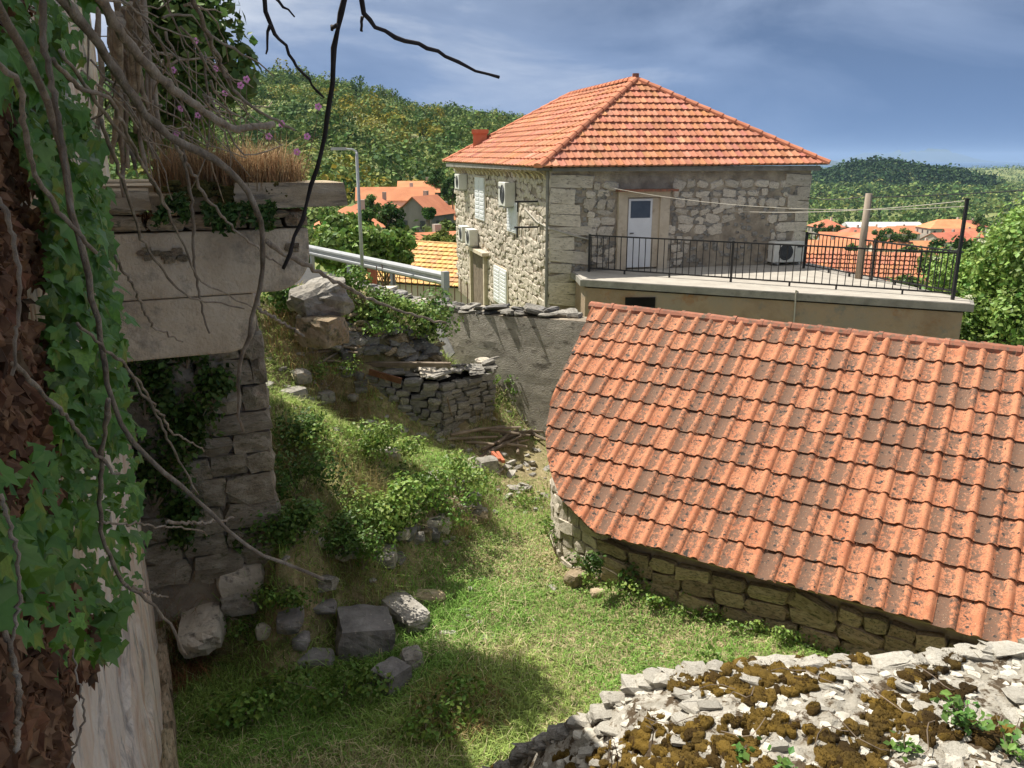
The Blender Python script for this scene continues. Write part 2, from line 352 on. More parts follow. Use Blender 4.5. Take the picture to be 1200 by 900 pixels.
SQUARE = [stone_verts(np.random.default_rng(500 + i), sq=.9, jit=.035) for i in range(8)]
ROUGH = [stone_verts(np.random.default_rng(400 + i), sq=.5 + .03 * (i % 5), jit=.15) for i in range(12)]
STONES = [stone_verts(np.random.default_rng(100 + i), sq=.58 + .03 * (i % 6), jit=.075) for i in range(14)]
_sp = {}
def stone_proto(mat, i):
    i %= len(STONES)
    if (mat, i) not in _sp: _sp[(mat, i)] = npmesh('stone', STONES[i][0], STONES[i][1], M[mat])
    return _sp[(mat, i)]
def mat4(x, y, z, o):
    return Matrix(((x.x, y.x, z.x, o.x), (x.y, y.y, z.y, o.y), (x.z, y.z, z.z, o.z), (0, 0, 0, 1)))
_rp = {}
def rough_proto(mat, i):
    if (mat, i) not in _rp: _rp[(mat, i)] = npmesh('stone', ROUGH[i][0], ROUGH[i][1], M[mat])
    return _rp[(mat, i)]
_qp = {}
def square_proto(mat, i):
    if (mat, i) not in _qp: _qp[(mat, i)] = npmesh('stone', SQUARE[i][0], SQUARE[i][1], M[mat])
    return _qp[(mat, i)]
def put_stone(name, mat, parent, ctr, u, v, w, i=None, rough=False, square=False):
    """stone object centred at ctr with half-open axes u, v, w (full edge vectors)"""
    o = link(bpy.data.objects.new(name, square_proto(mat, random.randrange(8)) if square else rough_proto(mat, random.randrange(12)) if rough else stone_proto(mat, random.randrange(14) if i is None else i)))
    if parent is not None: par(o, parent)
    o.matrix_basis = mat4(u, v, w, ctr)
    return o
class Joined:
    """many small stones in one mesh"""
    def __init__(s): s.v = []; s.f = []; s.n = 0
    def add(s, ctr, u, v, w, i=None):
        vv, ff = ROUGH[random.randrange(12)] if i is None else STONES[i]
        A = np.array([u, v, w]); s.v.append(vv @ A + np.array(ctr)); s.f.append(ff + s.n); s.n += len(vv)
    def build(s, name, mat, parent=None): return obj(name, npmesh(name, np.concatenate(s.v), np.concatenate(s.f), M[mat]), parent)
def rock(label, ctr, size, rotz=0, mat='stone', group=None, name='rock', cat='rock', sub=3, amp=.14, seed=None, tilt=(0, 0), sq=.5):
    """a single boulder / block: cube sphere pushed about by noise, its own mesh"""
    r = np.random.default_rng(seed if seed is not None else random.randrange(10 ** 6)); n = 2 ** sub
    vs = []; idx = {}; fs = []
    def vid(p):
        k = tuple(p)
        if k not in idx: idx[k] = len(vs); vs.append(np.array(p, float) / n * 2 - 1)
        return idx[k]
    for ax in range(3):
        for sg in (0, n):
            for a in range(n):
                for b in range(n):
                    q = []
                    for da, db in ((0, 0), (1, 0), (1, 1), (0, 1)):
                        c = [0, 0, 0]; c[ax] = sg; c[(ax + 1) % 3] = a + da; c[(ax + 2) % 3] = b + db; q.append(vid(c))
                    fs.append(q if sg else q[::-1])
    vs = np.array(vs); nn = vs / np.linalg.norm(vs, axis=1)[:, None]
    p = vs * sq + nn * (1 - sq) * 1.1
    o = r.random(3) * 50
    d = (fbm(nn[:, 0] * 1.6 + o[0], nn[:, 1] * 1.6 + nn[:, 2] * 1.3 + o[1], int(o[2]), 4) - .5) * 2
    d2 = (fbm(nn[:, 2] * 4 + o[1], nn[:, 1] * 4 + nn[:, 0] * 3 + o[0], int(o[2]) + 5, 3) - .5)
    p = p * (1 + amp * d + amp * .5 * d2)[:, None] * .5 * np.array(size)
    me = npmesh(name, p, np.array(fs), M[mat]); o_ = obj(name, me)
    o_.location = ctr; o_.rotation_euler = (tilt[0], tilt[1], rotz)
    return tag(o_, label, cat, group)

# ------------------------------------------------------------------ foliage arrays
def leaf_quads(P, N, size, asp=1.6, fold=.25, r=rng):
    """diamond leaves at P (n,3) with normals N, size (n,)"""
    n = len(P); N = N / (np.linalg.norm(N, axis=1)[:, None] + 1e-9)
    a = r.normal(size=(n, 3)); a -= (a * N).sum(1)[:, None] * N; a /= np.linalg.norm(a, axis=1)[:, None] + 1e-9
    b = np.cross(N, a); s = size[:, None]
    v = np.stack([P - a * s * .5 * asp, P + b * s * .5 + N * s * fold * .3, P + a * s * .5 * asp, P - b * s * .5 + N * s * fold * .3], 1)
    f = np.arange(4 * n).reshape(n, 4)
    return v.reshape(-1, 3), f
def clump(c, rad, n, r=rng, shell=.55, up=.35):
    """points through an ellipsoid's volume, denser near the shell, with outward normals"""
    d = r.normal(size=(n, 3)); d /= np.linalg.norm(d, axis=1)[:, None]
    t = shell + (1 - shell) * r.random(n) ** .7
    lump = .75 + .5 * vn(d[:, 0] * 2.3 + c[0] * 3.1, d[:, 1] * 2.3 + d[:, 2] * 1.9 + c[1] * 2.7, 3)
    P = np.array(c) + d * (t * lump)[:, None] * np.array(rad)
    N = d + r.normal(0, .6, (n, 3)) + np.array([0, 0, up])
    return P, N
def tint(n, base, var=.25, r=rng, yellow=.12):
    k = 1 + r.normal(0, var, n); c = np.array(base)[None] * np.clip(k, .35, 2)[:, None]
    c[:, 0] *= 1 + r.normal(0, yellow, n); return np.clip(c, .004, 1)
class Leaves:
    def __init__(s): s.v = []; s.c = []; s.n = 0
    def add(s, P, N, size, col, asp=1.6, fold=.25):
        v, f = leaf_quads(P, N, np.asarray(size), asp, fold); s.v.append(v); s.c.append(np.repeat(col, 4, 0)); s.n += len(P)
    def build(s, name, mat, parent=None):
        v = np.concatenate(s.v); return obj(name, npmesh(name, v, np.arange(len(v)).reshape(-1, 4), mat, np.concatenate(s.c)), parent)
def blades(P, h, w, col, lean=.5, r=rng, bend=True):
    """grass blades: bent strips of a quad and a triangle collapsed to quads"""
    n = len(P); th = r.random(n) * 2 * math.pi; d = np.stack([np.cos(th), np.sin(th), np.zeros(n)], 1)
    s = np.stack([-np.sin(th), np.cos(th), np.zeros(n)], 1)
    l = (lean * r.random(n))[:, None]; h = h[:, None]; w = w[:, None]; up = np.array([[0, 0, 1.]])
    m = P + up * h * .6 + d * h * l * .3; t = P + up * h * (1 - .35 * l) + d * h * l
    v = np.stack([P - s * w * .5, P + s * w * .5, m + s * w * .35, t, m - s * w * .35], 1).reshape(-1, 3)
    f = (np.arange(n)[:, None, None] * 5 + np.array([[0, 1, 2], [0, 2, 4], [4, 2, 3]])[None]).reshape(-1, 3)
    return v, f, np.repeat(col, 5, 0)
# ================================================================== THE LAND
# yard: thin-plate surface through points read off the picture (pixel x, pixel y, height)
_ctl = [(560, 880, 0), (420, 860, 0), (300, 860, 0), (230, 880, 0), (800, 740, 0), (950, 760, 0), (700, 700, 0), (600, 800, 0), (480, 760, 0), (360, 770, .02),
        (640, 660, 0), (715, 688, .13), (780, 712, .13), (850, 730, .14), (930, 752, .15), (1010, 775, .15), (590, 640, .0), (560, 660, 0), (480, 715, 0), (400, 715, .02), (330, 710, .05), (250, 770, 0), (230, 700, .05),
        (610, 590, .04), (600, 540, .22), (625, 500, .40), (640, 468, .72), (570, 512, .50), (520, 515, .55),
        (325, 612, 1.45), (250, 600, 1.35), (200, 600, 1.3), (350, 560, 1.45), (360, 500, 1.6), (345, 470, 1.65), (380, 600, 1.12), (430, 608, .92), (400, 540, 1.25), (450, 540, .98),
        (510, 575, .74), (550, 560, .55), (480, 522, .70), (430, 502, .84), (402, 488, .95), (480, 512, .66), (460, 450, .9),
        (340, 430, 1.9), (380, 420, 1.9), (350, 380, 2.45), (420, 400, 2.1), (360, 345, 2.75), (420, 350, 2.6), (480, 385, 2.05), (300, 345, 2.8),
        (440, 688, .06), (500, 652, .02), (535, 622, .02), (575, 600, .04), (390, 690, .12), (340, 690, .08), (300, 690, .1), (235, 655, .35)]
_cp = [at_z(*c) for c in _ctl]
for _x, _y, _z in ((300, 612, 1.3), (340, 618, 1.25), (380, 620, 1.05), (410, 622, .95), (440, 620, .88), (470, 606, .82), (500, 592, .74), (530, 580, .62), (560, 572, .46)):
    _q = at_z(_x, _y, _z); _cp += [_q, V(_q.x + .16, _q.y - .26, _z * .16)]           # the step of the overgrown bank
_cx = np.array([[p.x, p.y] for p in _cp] + [[x, y] for x in (-9, -3, 3, 9) for y in (-3, 1)] + [[4, 9], [8, 6], [9, 11], [5, 13], [9, 16], [3, 15.5], [-9, 7], [-9, 12], [-9, 16]])
_cz = np.array([p.z for p in _cp] + [0] * 8 + [0, 0, .1, .3, .4, .5, 1.5, 2.6, 2.9])
def _tps(d): return np.where(d > 0, d * d * np.log(d + 1e-9), 0)
_n = len(_cx); _K = _tps(np.linalg.norm(_cx[:, None] - _cx[None], axis=2)) + np.eye(_n) * .03
_P = np.c_[np.ones(_n), _cx]; _A = np.block([[_K, _P], [_P.T, np.zeros((3, 3))]])
_w = np.linalg.solve(_A, np.r_[_cz, 0, 0, 0])
def ground(x, y):
    x = np.atleast_1d(np.asarray(x, float)); y = np.atleast_1d(np.asarray(y, float))
    q = np.stack([x, y], 1); out = np.empty(len(q))
    for i in range(0, len(q), 20000):
        b = q[i:i + 20000]
        out[i:i + 20000] = _tps(np.linalg.norm(b[:, None] - _cx[None], axis=2)) @ _w[:_n] + _w[_n] + b @ _w[_n + 1:]
    return np.clip(out, -.03, 3.1) + (fbm(x * .9, y * .9, 5) - .5) * .07 + (fbm(x * 5, y * 5, 9, 3) - .5) * .03 + np.clip(out - .25, 0, .5) * (fbm(x * 1.9, y * 1.9, 19, 3) - .5) * .9 * np.clip((np.hypot(x + 1.7, y - 12.4) - 1.2) / 1.2, 0, 1)
def gz(x, y): return float(ground(x, y)[0])
def gpt(x, y, z=None):
    """first point where the pixel's ray meets the yard surface"""
    r = ray(x, y); t = np.arange(3.0, 19.0, .04); X = r.x * t; Y = r.y * t; Z = CZ + r.z * t
    hit = np.nonzero(Z < g_fast(X, Y))[0]; k = hit[0] if len(hit) else len(t) - 1
    return V(X[k], Y[k], float(g_fast(X[k:k + 1], Y[k:k + 1])[0]))
gx = np.arange(-9, 9.3, .07); gy = np.arange(-3, 15.41, .07)
GX, GY = np.meshgrid(gx, gy); Zg = ground(GX.ravel(), GY.ravel()).reshape(GX.shape)
def g_fast(x, y):
    fx = (np.asarray(x) + 9) / .07; fy = (np.asarray(y) + 3) / .07
    ix = np.clip(fx.astype(int), 0, len(gx) - 2); iy = np.clip(fy.astype(int), 0, len(gy) - 2); fx = np.clip(fx - ix, 0, 1); fy = np.clip(fy - iy, 0, 1)
    return (Zg[iy, ix] * (1 - fx) + Zg[iy, ix + 1] * fx) * (1 - fy) + (Zg[iy + 1, ix] * (1 - fx) + Zg[iy + 1, ix + 1] * fx) * fy
_w_ = len(gx); _i = (np.arange(len(gy) - 1)[:, None] * _w_ + np.arange(_w_ - 1)[None]).ravel()
yard = obj('yard_ground', npmesh('yard_ground', np.c_[GX.ravel(), GY.ravel(), Zg.ravel()], np.c_[_i, _i + 1, _i + _w_ + 1, _i + _w_], M['soil'], smooth=True))
kind(yard, 'structure')

# the country beyond: heights below / above the camera by direction (X/Y) and distance
_t = np.array([-2.5, -1.2, -.25, -.05, .15, .4, .7, 2.5])
_r = np.array([15.6, 24, 30, 60, 100, 150, 250, 350, 450, 600, 900, 1500, 3000, 6000, 8000])
_H = np.array([
    [-3.3, -3.3, -5, -8, -8, -3, 10, 25, 38, 45, 50, 45, -20, -62, -80],
    [-3.3, -3.3, -5, -8, -8, -3, 10, 25, 38, 45, 50, 45, -20, -62, -80],
    [-3.3, -3.3, -5.5, -8.5, -10.5, -5.5, 6.5, 22, 37, 36, 20, -20, -45, -60, -80],
    [-4.6, -4.9, -6, -10, -12, -9.5, -1.5, 8, 19.5, 10, -10, -40, -45, -60, -80],
    [-5, -5, -6, -12, -15, -14, -9, -1, 7, 1, -20, -40, -45, -60, -80],
    [-5, -5, -7.5, -14, -19, -24, -29, -34, -37, -40, -43, -45, -47, -60, -80],
    [-5, -5, -7.5, -14, -19, -24, -29, -34, -37, -40, -43, -45, -47, -60, -80],
    [-5, -5, -7.5, -14, -19, -24, -29, -34, -37, -40, -43, -45, -47, -60, -80]], float)
def land(x, y):
    x = np.atleast_1d(np.asarray(x, float)); y = np.atleast_1d(np.asarray(y, float))
    r = np.hypot(x, y); t = x / np.maximum(y, 1e-6)
    lr = np.log(np.clip(r, 15.6, 8000)); cols = np.stack([np.interp(lr, np.log(_r), h) for h in _H])
    it = np.clip(np.searchsorted(_t, t) - 1, 0, len(_t) - 2); f = np.clip((t - _t[it]) / (_t[it + 1] - _t[it]), 0, 1); f = f * f * (3 - 2 * f)
    k = np.arange(len(r)); z = cols[it, k] * (1 - f) + cols[it + 1, k] * f
    z = z + (fbm(x / 70, y / 70, 2) - .5) * np.clip((r - 60) / 200, 0, 1) * 13 + (fbm(x / 18, y / 18, 4) - .5) * np.clip((r - 40) / 100, 0, 1) * 3
    for X0, Y0, sx, sy, a in ((518, 1130, 66, 130, 27), (585, 1120, 42, 110, 14), (450, 1160, 60, 130, 20), (640, 1150, 60, 90, 7), (1480, 2300, 300, 280, 20), (1100, 2500, 120, 250, 5), (1750, 2100, 260, 260, 14), (2900, 4600, 700, 300, 14), (300, 2400, 300, 260, 8)):
        z = z + a * np.exp(-((x - X0) / sx) ** 2 - ((y - Y0) / sy) ** 2)
    return z + CZ
th = np.radians(np.linspace(-76, 76, 420)); rr = np.exp(np.linspace(np.log(15.6), np.log(8000), 330))
TH, RR = np.meshgrid(th, rr); LX, LY = (RR * np.sin(TH)).ravel(), (RR * np.cos(TH)).ravel()
_i = (np.arange(len(rr) - 1)[:, None] * len(th) + np.arange(len(th) - 1)[None]).ravel()
kind(obj('hillside', npmesh('hillside', np.c_[LX, LY, land(LX, LY)], np.c_[_i, _i + 1, _i + len(th) + 1, _i + len(th)], M['terrain'], smooth=True)), 'structure')
SEA = CZ - 72
mb = MB(); mb.poly([V(-60000, 3000, SEA), V(60000, 3000, SEA), V(60000, 58000, SEA), V(-60000, 58000, SEA)]); kind(mb.build('sea', M['sea']), 'structure')
def island(x0, x1, D, peaks, seed):
    n = 90; xs = np.linspace(x0, x1, n); vs = []
    for k in range(7):
        f = (1 - abs(k - 3) / 3.0)
        for x in xs:
            h = sum(a * math.exp(-((x - c) / s) ** 2) for c, s, a in peaks) * (.8 + .4 * float(fbm(x / 160, seed, seed)[()] if np.ndim(fbm(x / 160, seed, seed)) == 0 else fbm(x / 160, seed, seed)))
            vs.append((x, D + (k - 3) * 350, SEA - 4 + h * f * (.85 + .3 * float(vn(x / 90., k * 1.7, seed)))))
    i = (np.arange(6)[:, None] * n + np.arange(n - 1)[None]).ravel()
    kind(obj('island', npmesh('island', np.array(vs), np.c_[i, i + 1, i + n + 1, i + n], M['island'], smooth=True)), 'structure')
def pxX(x, D): return (x - CX) / F * D * _c
island(pxX(700, 11000), pxX(985, 11000), 11000, [(pxX(920, 11000), 560, 185), (pxX(800, 11000), 900, 180)], 3)
island(pxX(960, 24000), pxX(1190, 24000), 24000, [(pxX(1060, 24000), 1100, 255), (pxX(1110, 24000), 900, 215), (pxX(1010, 24000), 700, 160)], 5)

# ------------------------------------------------------------------ scrub on hill and plain
SP_ = [(.085, .14, .04), (.13, .195, .05), (.20, .26, .075), (.06, .108, .033), (.24, .275, .09)]
CLEAR = [(498, 118, 7), (522, 126, 6), (474, 128, 6), (463, 135, 13), (491, 140, 8), (438, 125, 8), (408, 80, 7), (969, 300, 11), (1000, 250, 9), (990, 225, 13), (1017, 215, 13), (962, 170, 13), (1021, 290, 11), (1050, 290, 14), (1080, 300, 18), (1112, 290, 18), (1136, 320, 10), (1112, 230, 12), (1045, 200, 9), (1078, 210, 10), (1128, 260, 10), (1034, 330, 28)]
def scrub(name, n, rlo, rhi, tlo, thi, nf, s0, s1, seed, gap=.42, dark=None):
    r = np.random.default_rng(seed); lv = Leaves(); cnt = 0
    t = r.uniform(tlo, thi, n); d = np.sqrt(r.uniform(rlo ** 2, rhi ** 2, n)) if rhi < 700 else np.exp(r.uniform(np.log(rlo), np.log(rhi), n))
    y = d / np.sqrt(1 + t * t); x = y * t
    dens = fbm(x / 30, y / 30, 21, 3) * .6 + vn(x / 9, y / 9, 23) * .4
    z = land(x, y); keep = dens > gap
    for hx, hD, hw in CLEAR:                       # gardens and lanes in front of the houses stay open
        ht = (hx - CX) / F / _c; keep &= ~((np.abs(t - ht) < hw * .62 / hD + .004) & (y > hD - hD * .3) & (y < hD + 6))
    for x_, y_, z_, d_ in zip(x[keep], y[keep], z[keep], d[keep]):
        s = r.uniform(s0, s1) * (1.35 if r.random() < .18 else 1)
        c = SP_[r.choice(5, p=[.3, .28, .18, .16, .08])]
        if dark is not None and dark(x_, y_): c = (.04, .078, .026)
        elif name == 'hillside_scrub' and float(vn(x_ / 40, y_ / 40, 31)) > .80 and r.random() < .4: c = (.26, .24, .04)
        hgt = r.uniform(.8, 1.25)
        P, N = clump((x_, y_, z_ + s * .38 * hgt), (s * .55, s * .55, s * .5 * hgt), nf, r, .62)
        lv.add(P, N, r.uniform(.7, 1.3, nf) * s * (.13 if nf > 40 else .24), tint(nf, c, .22, r), 1.2)
        cnt += 1
    return kind(lv.build(name, M['leaf_far']), 'stuff')
scrub('hillside_scrub', 5200, 115, 520, -.62, .30, 95, 3.2, 7.0, 41, .41)
scrub('valley_scrub', 5200, 90, 700, .24, .80, 30, 2.6, 6.0, 42, .46)
_ph = lambda x, y: ((x - 520) / 130) ** 2 + ((y - 1130) / 150) ** 2 < 1
scrub('plain_scrub', 8000, 600, 2600, .25, .85, 14, 5.0, 11.0, 43, .47, _ph)
scrub('wooded_hill', 0 + 2200, 1000, 1260, .36, .60, 18, 7.0, 12.0, 44, .12, _ph)
scrub('far_woods', 6000, 2300, 7000, .25, .95, 8, 8, 17, 46, .36)
scrub('slope_scrub', 900, 50, 130, -.5, -.02, 90, 1.8, 4.2, 45, .40)
# ================================================================== NEAR-LEFT HOUSE WALL (the camera looks along it)
def wallX(Y): return -.32 - .455 * Y
WD = V(-.455, 1, 0).normalized(); WN = V(1, .455, 0).normalized()          # along the wall, out of the wall
def wp(Y, out=0, z=0): return V(wallX(Y), Y, z) + WN * out
H_OLD = 7.6
oh = thing('old_house', 'tall streaked plaster wall of old house, draped with ivy', 'house', (wallX(4), 4, 0))
a, b = wp(-3), wp(12.2)
n1, n2 = 200, 130
_Yw = np.tile(np.linspace(-3, 12.2, n1 + 1), n2 + 1); _Zw = np.repeat(np.linspace(-.1, H_OLD, n2 + 1), n1 + 1)
_out = .05 * (fbm(_Yw * 1.1, _Zw * .8, 8) - .5) + .045 * (fbm(_Yw * 4, _Zw * 3, 9, 3) - .5); _out = np.where(fbm(_Yw * 1.6, _Zw * 1.1, 12) > .56, _out - .022, _out)
ws = np.c_[wallX(_Yw) + WN.x * _out, _Yw + WN.y * _out, _Zw]
_i = (np.arange(n2)[:, None] * (n1 + 1) + np.arange(n1)[None]).ravel()
obj('wall', npmesh('wall', ws, np.c_[_i, _i + 1, _i + n1 + 2, _i + n1 + 1], M['plaster']), oh)
mb = MB(); o_ = wp(-3, -.12, -.1); mb.obox(o_, WD * 16.95, WN * -5, V(0, 0, H_OLD)); mb.build('house_body', M['plaster'], oh)
# stone quoin course at the foot of the wall
for k in range(5):
    Y = 4.7 + k * .62; put_stone('plinth_stone', 'stone_warm', oh, wp(Y, .015, .2 + .03 * (k % 2)), WD * .6, WN * .16, V(0, 0, .42))
# ---- balcony on corbels, the end towards us
YB = 4.35
def bw(Y, out, z): return wp(Y, out, z)
bal = thing('stone_balcony', 'ruined stone balcony on two stacked rounded corbels, overgrown with dry grass', 'balcony', tuple(wp(YB + .6, .6, 3.7)))
def corbel(z0, z1, L, rad, thick=.30, Y=YB):
    prof = [(-.1, z0), (L - rad, z0)] + [(L - rad + rad * math.sin(t), z0 + rad * (1 - math.cos(t))) for t in np.linspace(.15, math.pi / 2, 8)] + [(L, z1), (-.1, z1)]
    m = MB(); m.prism([wp(Y, p[0], p[1]) for p in prof], WD * thick); me = fixn(m.mesh('corbel', M['limestone']))
    o = obj('corbel', me, bal); bv = o.modifiers.new('b', 'BEVEL'); bv.width = .012; bv.segments = 2; bv.limit_method = 'ANGLE'
    return o
ZT = CZ - .39; ZM = CZ - .76; ZL = CZ - 1.10
c1 = corbel(ZM + .004, ZT, 1.20, .22); c2 = corbel(ZL, ZM, .86, .17)
corbel(ZM + .004, ZT, 1.20, .22, .30, YB + 1.55); corbel(ZL, ZM, .86, .17, .30, YB + 1.55)
# eroded hollows in the corbel face: dark weathered knots proud of it
for ax, az, s in ((.32, ZT - .11, .06), (.45, ZT - .13, .075), (1.10, ZT - .11, .05)):
    for q in range(4):
        t = q * 1.7 + ax * 9; put_stone('eroded_knot', 'stone_warm', c1, wp(YB - .002, ax + s * .6 * math.cos(t), az + s * .35 * math.sin(t)), WN * s * .75, WD * .03, V(0, 0, s * .5), rough=True)
# small stones between corbel and slab, then the slabs
for k, (o0, w_, h_, zz) in enumerate(((.02, .30, .09, 0), (.33, .2, .075, 0), (.86, .2, .05, 0), (.88, .22, .05, .055), (1.07, .14, .10, 0), (.05, .28, .05, .095), (.5, .36, .09, 0), (.72, .16, .06, .04))):
    put_stone('course_stone', 'stone_warm', bal, wp(YB + .13, o0 + w_ / 2, ZT + h_ / 2 + zz + .004), WN * w_, WD * .28, V(0, 0, h_))
ZS = ZT + .125
for o0, o1, z0, z1, y0, y1, tl in ((-.02, .36, ZS, ZS + .10, -.03, .5, .0), (.80, 1.42, ZS, ZS + .135, -.06, .55, .012), (.36, .80, ZS - .02, ZS + .075, .04, .5, 0), (-.02, 1.36, ZS, ZS + .11, .56, 1.2, 0), (-.02, 1.30, ZS, ZS + .12, 1.22, 1.9, 0)):
    ns = int((o1 - o0) / .04) + 1; m = MB(); vs = []
    r_ = np.random.default_rng(int(o0 * 100 + 500))
    c = wp(YB + (y0 + y1) / 2, (o0 + o1) / 2, (z0 + z1) / 2)
    put_stone('slab', 'limestone', bal, c, WN * (o1 - o0) * 1.04, WD * (y1 - y0), V(0, 0, (z1 - z0) * 1.05), square=True)
# ---- stone pier below the balcony
pm('stone_mossy', [(.28, (.22, .185, .135)), (.5, (.34, .295, .225)), (.72, (.46, .405, .32))], scale=4, rnd=.14, bump=1., bscale=16, bdist=.03, spots=((.13, .125, .07), 5, .54, .66), spots2=((.40, .37, .31), 17, .63, .68))
pr = thing('stone_pier', 'weathered stone pier of squared blocks behind the balcony corbels', 'pier', tuple(wp(7.1, .6, 1.1)))
YP = 7.05
m = MB(); m.obox(wp(YP + .05, -.05, .2), WN * 1.22, WD * .5, V(0, 0, 3.2)); m.build('pier_core', M['mortar'], pr)
z = .85; row = 0; rs = random.Random(5)
while z < 3.72:
    h = rs.uniform(.2, .31); x = -.05; lim = 1.26 - (.0 if z < 3.2 else (z - 3.2) * .5)
    while x < lim - .05:
        w_ = min(rs.uniform(.28, .5), lim - x + .02)
        if lim - x - w_ < .14: w_ = lim - x
        put_stone('block', 'stone_mossy', pr, wp(YP, x + w_ / 2, z + h / 2) + WD * (.14 + rs.uniform(-.02, .02)), WN * (w_ + .012), WD * .36, V(0, 0, h + .008) + WN * rs.gauss(0, .015))
        if x + w_ > lim - .02: put_stone('block', 'stone', pr, wp(YP + .42, x + w_ / 2 + .02, z + h / 2), WN * (w_ - .01), WD * .3, V(0, 0, h - .008))
        x += w_
    z += h; row += 1
put_stone('block', 'stone_pale', pr, wp(YP + .1, 1.0, 3.80), WN * .24, WD * .3, V(0, 0, .2)); put_stone('block', 'stone_pale', pr, wp(YP + .1, 1.16, 3.66), WN * .2, WD * .3, V(0, 0, .2))

# ================================================================== SHED WITH THE BIG TILED ROOF
YAW, SLP = R(33), R(34)
E_ = V(math.cos(YAW), -math.sin(YAW), 0); D_ = V(-math.sin(YAW) * math.cos(SLP), -math.cos(YAW) * math.cos(SLP), -math.sin(SLP))
NR = E_.cross(D_); NR = NR if NR.z > 0 else -NR
DH = V(-math.sin(YAW), -math.cos(YAW), 0)                                     # down-slope in plan
P1 = CAM + ray(687.5, 376.7) * 11.8                                           # first row's lower edge, left
TW, TL = .2025, .33
def rp(u, v, n=0): return P1 + E_ * u + D_ * v + NR * n
def ruv(x, y): q = at_pl(x, y, P1, NR) - P1; return q.dot(E_), q.dot(D_)
_left = [(697, 356), (687.5, 376.7), (678.7, 395), (669.7, 414.2), (660.8, 433), (652.5, 455), (645, 476.7), (640.8, 498.3), (640, 524.2), (645, 552.5), (656.7, 585), (680, 611.7), (700, 627)]
_luv = sorted([ruv(*p) for p in _left], key=lambda q: q[1]); _lv = [q[1] for q in _luv]; _lu = [q[0] for q in _luv]
def uleft(v): return float(np.interp(v, _lv, _lu))
VE = 10 * TL                                                                   # eave line
shed = thing('stone_shed', 'low rounded stone shed under a lichen spotted orange pantile roof', 'shed', tuple(P1 + E_ * 2 + D_ * 1.6 - V(0, 0, 1.9)))
def tile_mesh(r, nm='tile'):
    prof = [(-.002, .010), (.012, .0), (.06, -.002), (.112, .0), (.124, .010), (.138, .028), (.160, .036), (.182, .028), (.197, .008), (.212, -.004)]
    vs = []; L_ = .375; n = len(prof)
    for (vv, dz) in ((0, .028), (-.19, .015), (-L_, .0)):
        for (u, z) in prof: vs.append((u + r.normal(0, .0007), vv, z + dz))
    for (u, z) in prof: vs.append((u, -.003, z + .028 - .017))
    for (u, z) in prof: vs.append((u, 0, z + .028))
    fs = [(i, i + 1, n + i + 1, n + i) for i in range(n - 1)] + [(n + i, n + i + 1, 2 * n + i + 1, 2 * n + i) for i in range(n - 1)] + [(3 * n + i, 3 * n + i + 1, 4 * n + i + 1, 4 * n + i) for i in range(n - 1)]
    return np.array(vs), fs
def tile_me(seed):
    v, f = tile_mesh(np.random.default_rng(seed)); me = bpy.data.meshes.new('tile'); me.from_pydata(v.tolist(), [], f); me.materials.append(M['tile'])
    me.polygons.foreach_set('use_smooth', [i < 18 for i in range(len(f))]); me.update(); return me
TM = [tile_me(i) for i in range(4)]
BR = mat4(E_, D_, NR, V(0, 0, 0)).to_3x3()
import bmesh
uR = ruv(1200, 435)[0]
rb = MB()                                                                      # boarding below the tiles: a thin solid following the cut outline
ol = [rp(uleft(v) + .03, v, -.03) for v in np.linspace(-.36, VE - .03, 14)]
rb.prism(ol + [rp(uR + 1.5, VE - .03, -.03), rp(uR + 1.5, -.36, -.03)], NR * -.03); roof = obj('roof', fixn(rb.mesh('roof', M['wood'])), shed)
ntile = 0; spare = []
for i in range(11):
    vb = i * TL; j = -16
    while True:
        u0 = j * TW + .008; j += 1
        if u0 > uR + 1.4: break
        ul = uleft(vb - .12)
        if u0 + TW < min(uleft(vb), uleft(vb - TL)) + .02: continue
        jit = V(random.gauss(0, .004), random.gauss(0, .007), random.gauss(0, .003)); ang = random.gauss(0, .014)
        mtx = Matrix.Translation(rp(u0 + jit.x, vb + jit.y, jit.z)) @ (BR @ Matrix.Rotation(ang, 3, 'Z')).to_4x4()
        if u0 > uR + .12: spare.append(mtx); continue
        me = TM[random.randrange(4)]
        if u0 < max(uleft(vb), uleft(vb - TL)):                               # cut along the rounded verge
            bm = bmesh.new(); bm.from_mesh(me); inv = mtx.inverted()
            a_, b_ = inv @ rp(uleft(vb - .33), vb - .33), inv @ rp(uleft(vb + .0), vb)
            nn = (b_ - a_).cross(V(0, 0, 1)); nn = nn if nn.x > 0 else -nn
            bmesh.ops.bisect_plane(bm, geom=bm.verts[:] + bm.edges[:] + bm.faces[:], plane_co=a_, plane_no=nn, clear_inner=True)
            if len(bm.faces) < 4: bm.free(); continue
            me = bpy.data.meshes.new('tile'); bm.to_mesh(me); bm.free(); me.materials.append(M['tile'])
        o = link(bpy.data.objects.new('tile', me)); o.parent = roof; o.matrix_basis = mtx; ntile += 1
if spare:
    v0, f0 = tile_mesh(np.random.default_rng(1)); vs = []; fs = []
    for m_ in spare:
        A = np.array(m_); b0 = len(vs); vs += (v0 @ A[:3, :3].T + A[:3, 3]).tolist(); fs += [tuple(q + b0 for q in f) for f in f0]
    me = bpy.data.meshes.new('tiles_further_along'); me.from_pydata(vs, [], fs); me.materials.append(M['tile']); kind(obj('tiles_further_along', me, roof), 'stuff')
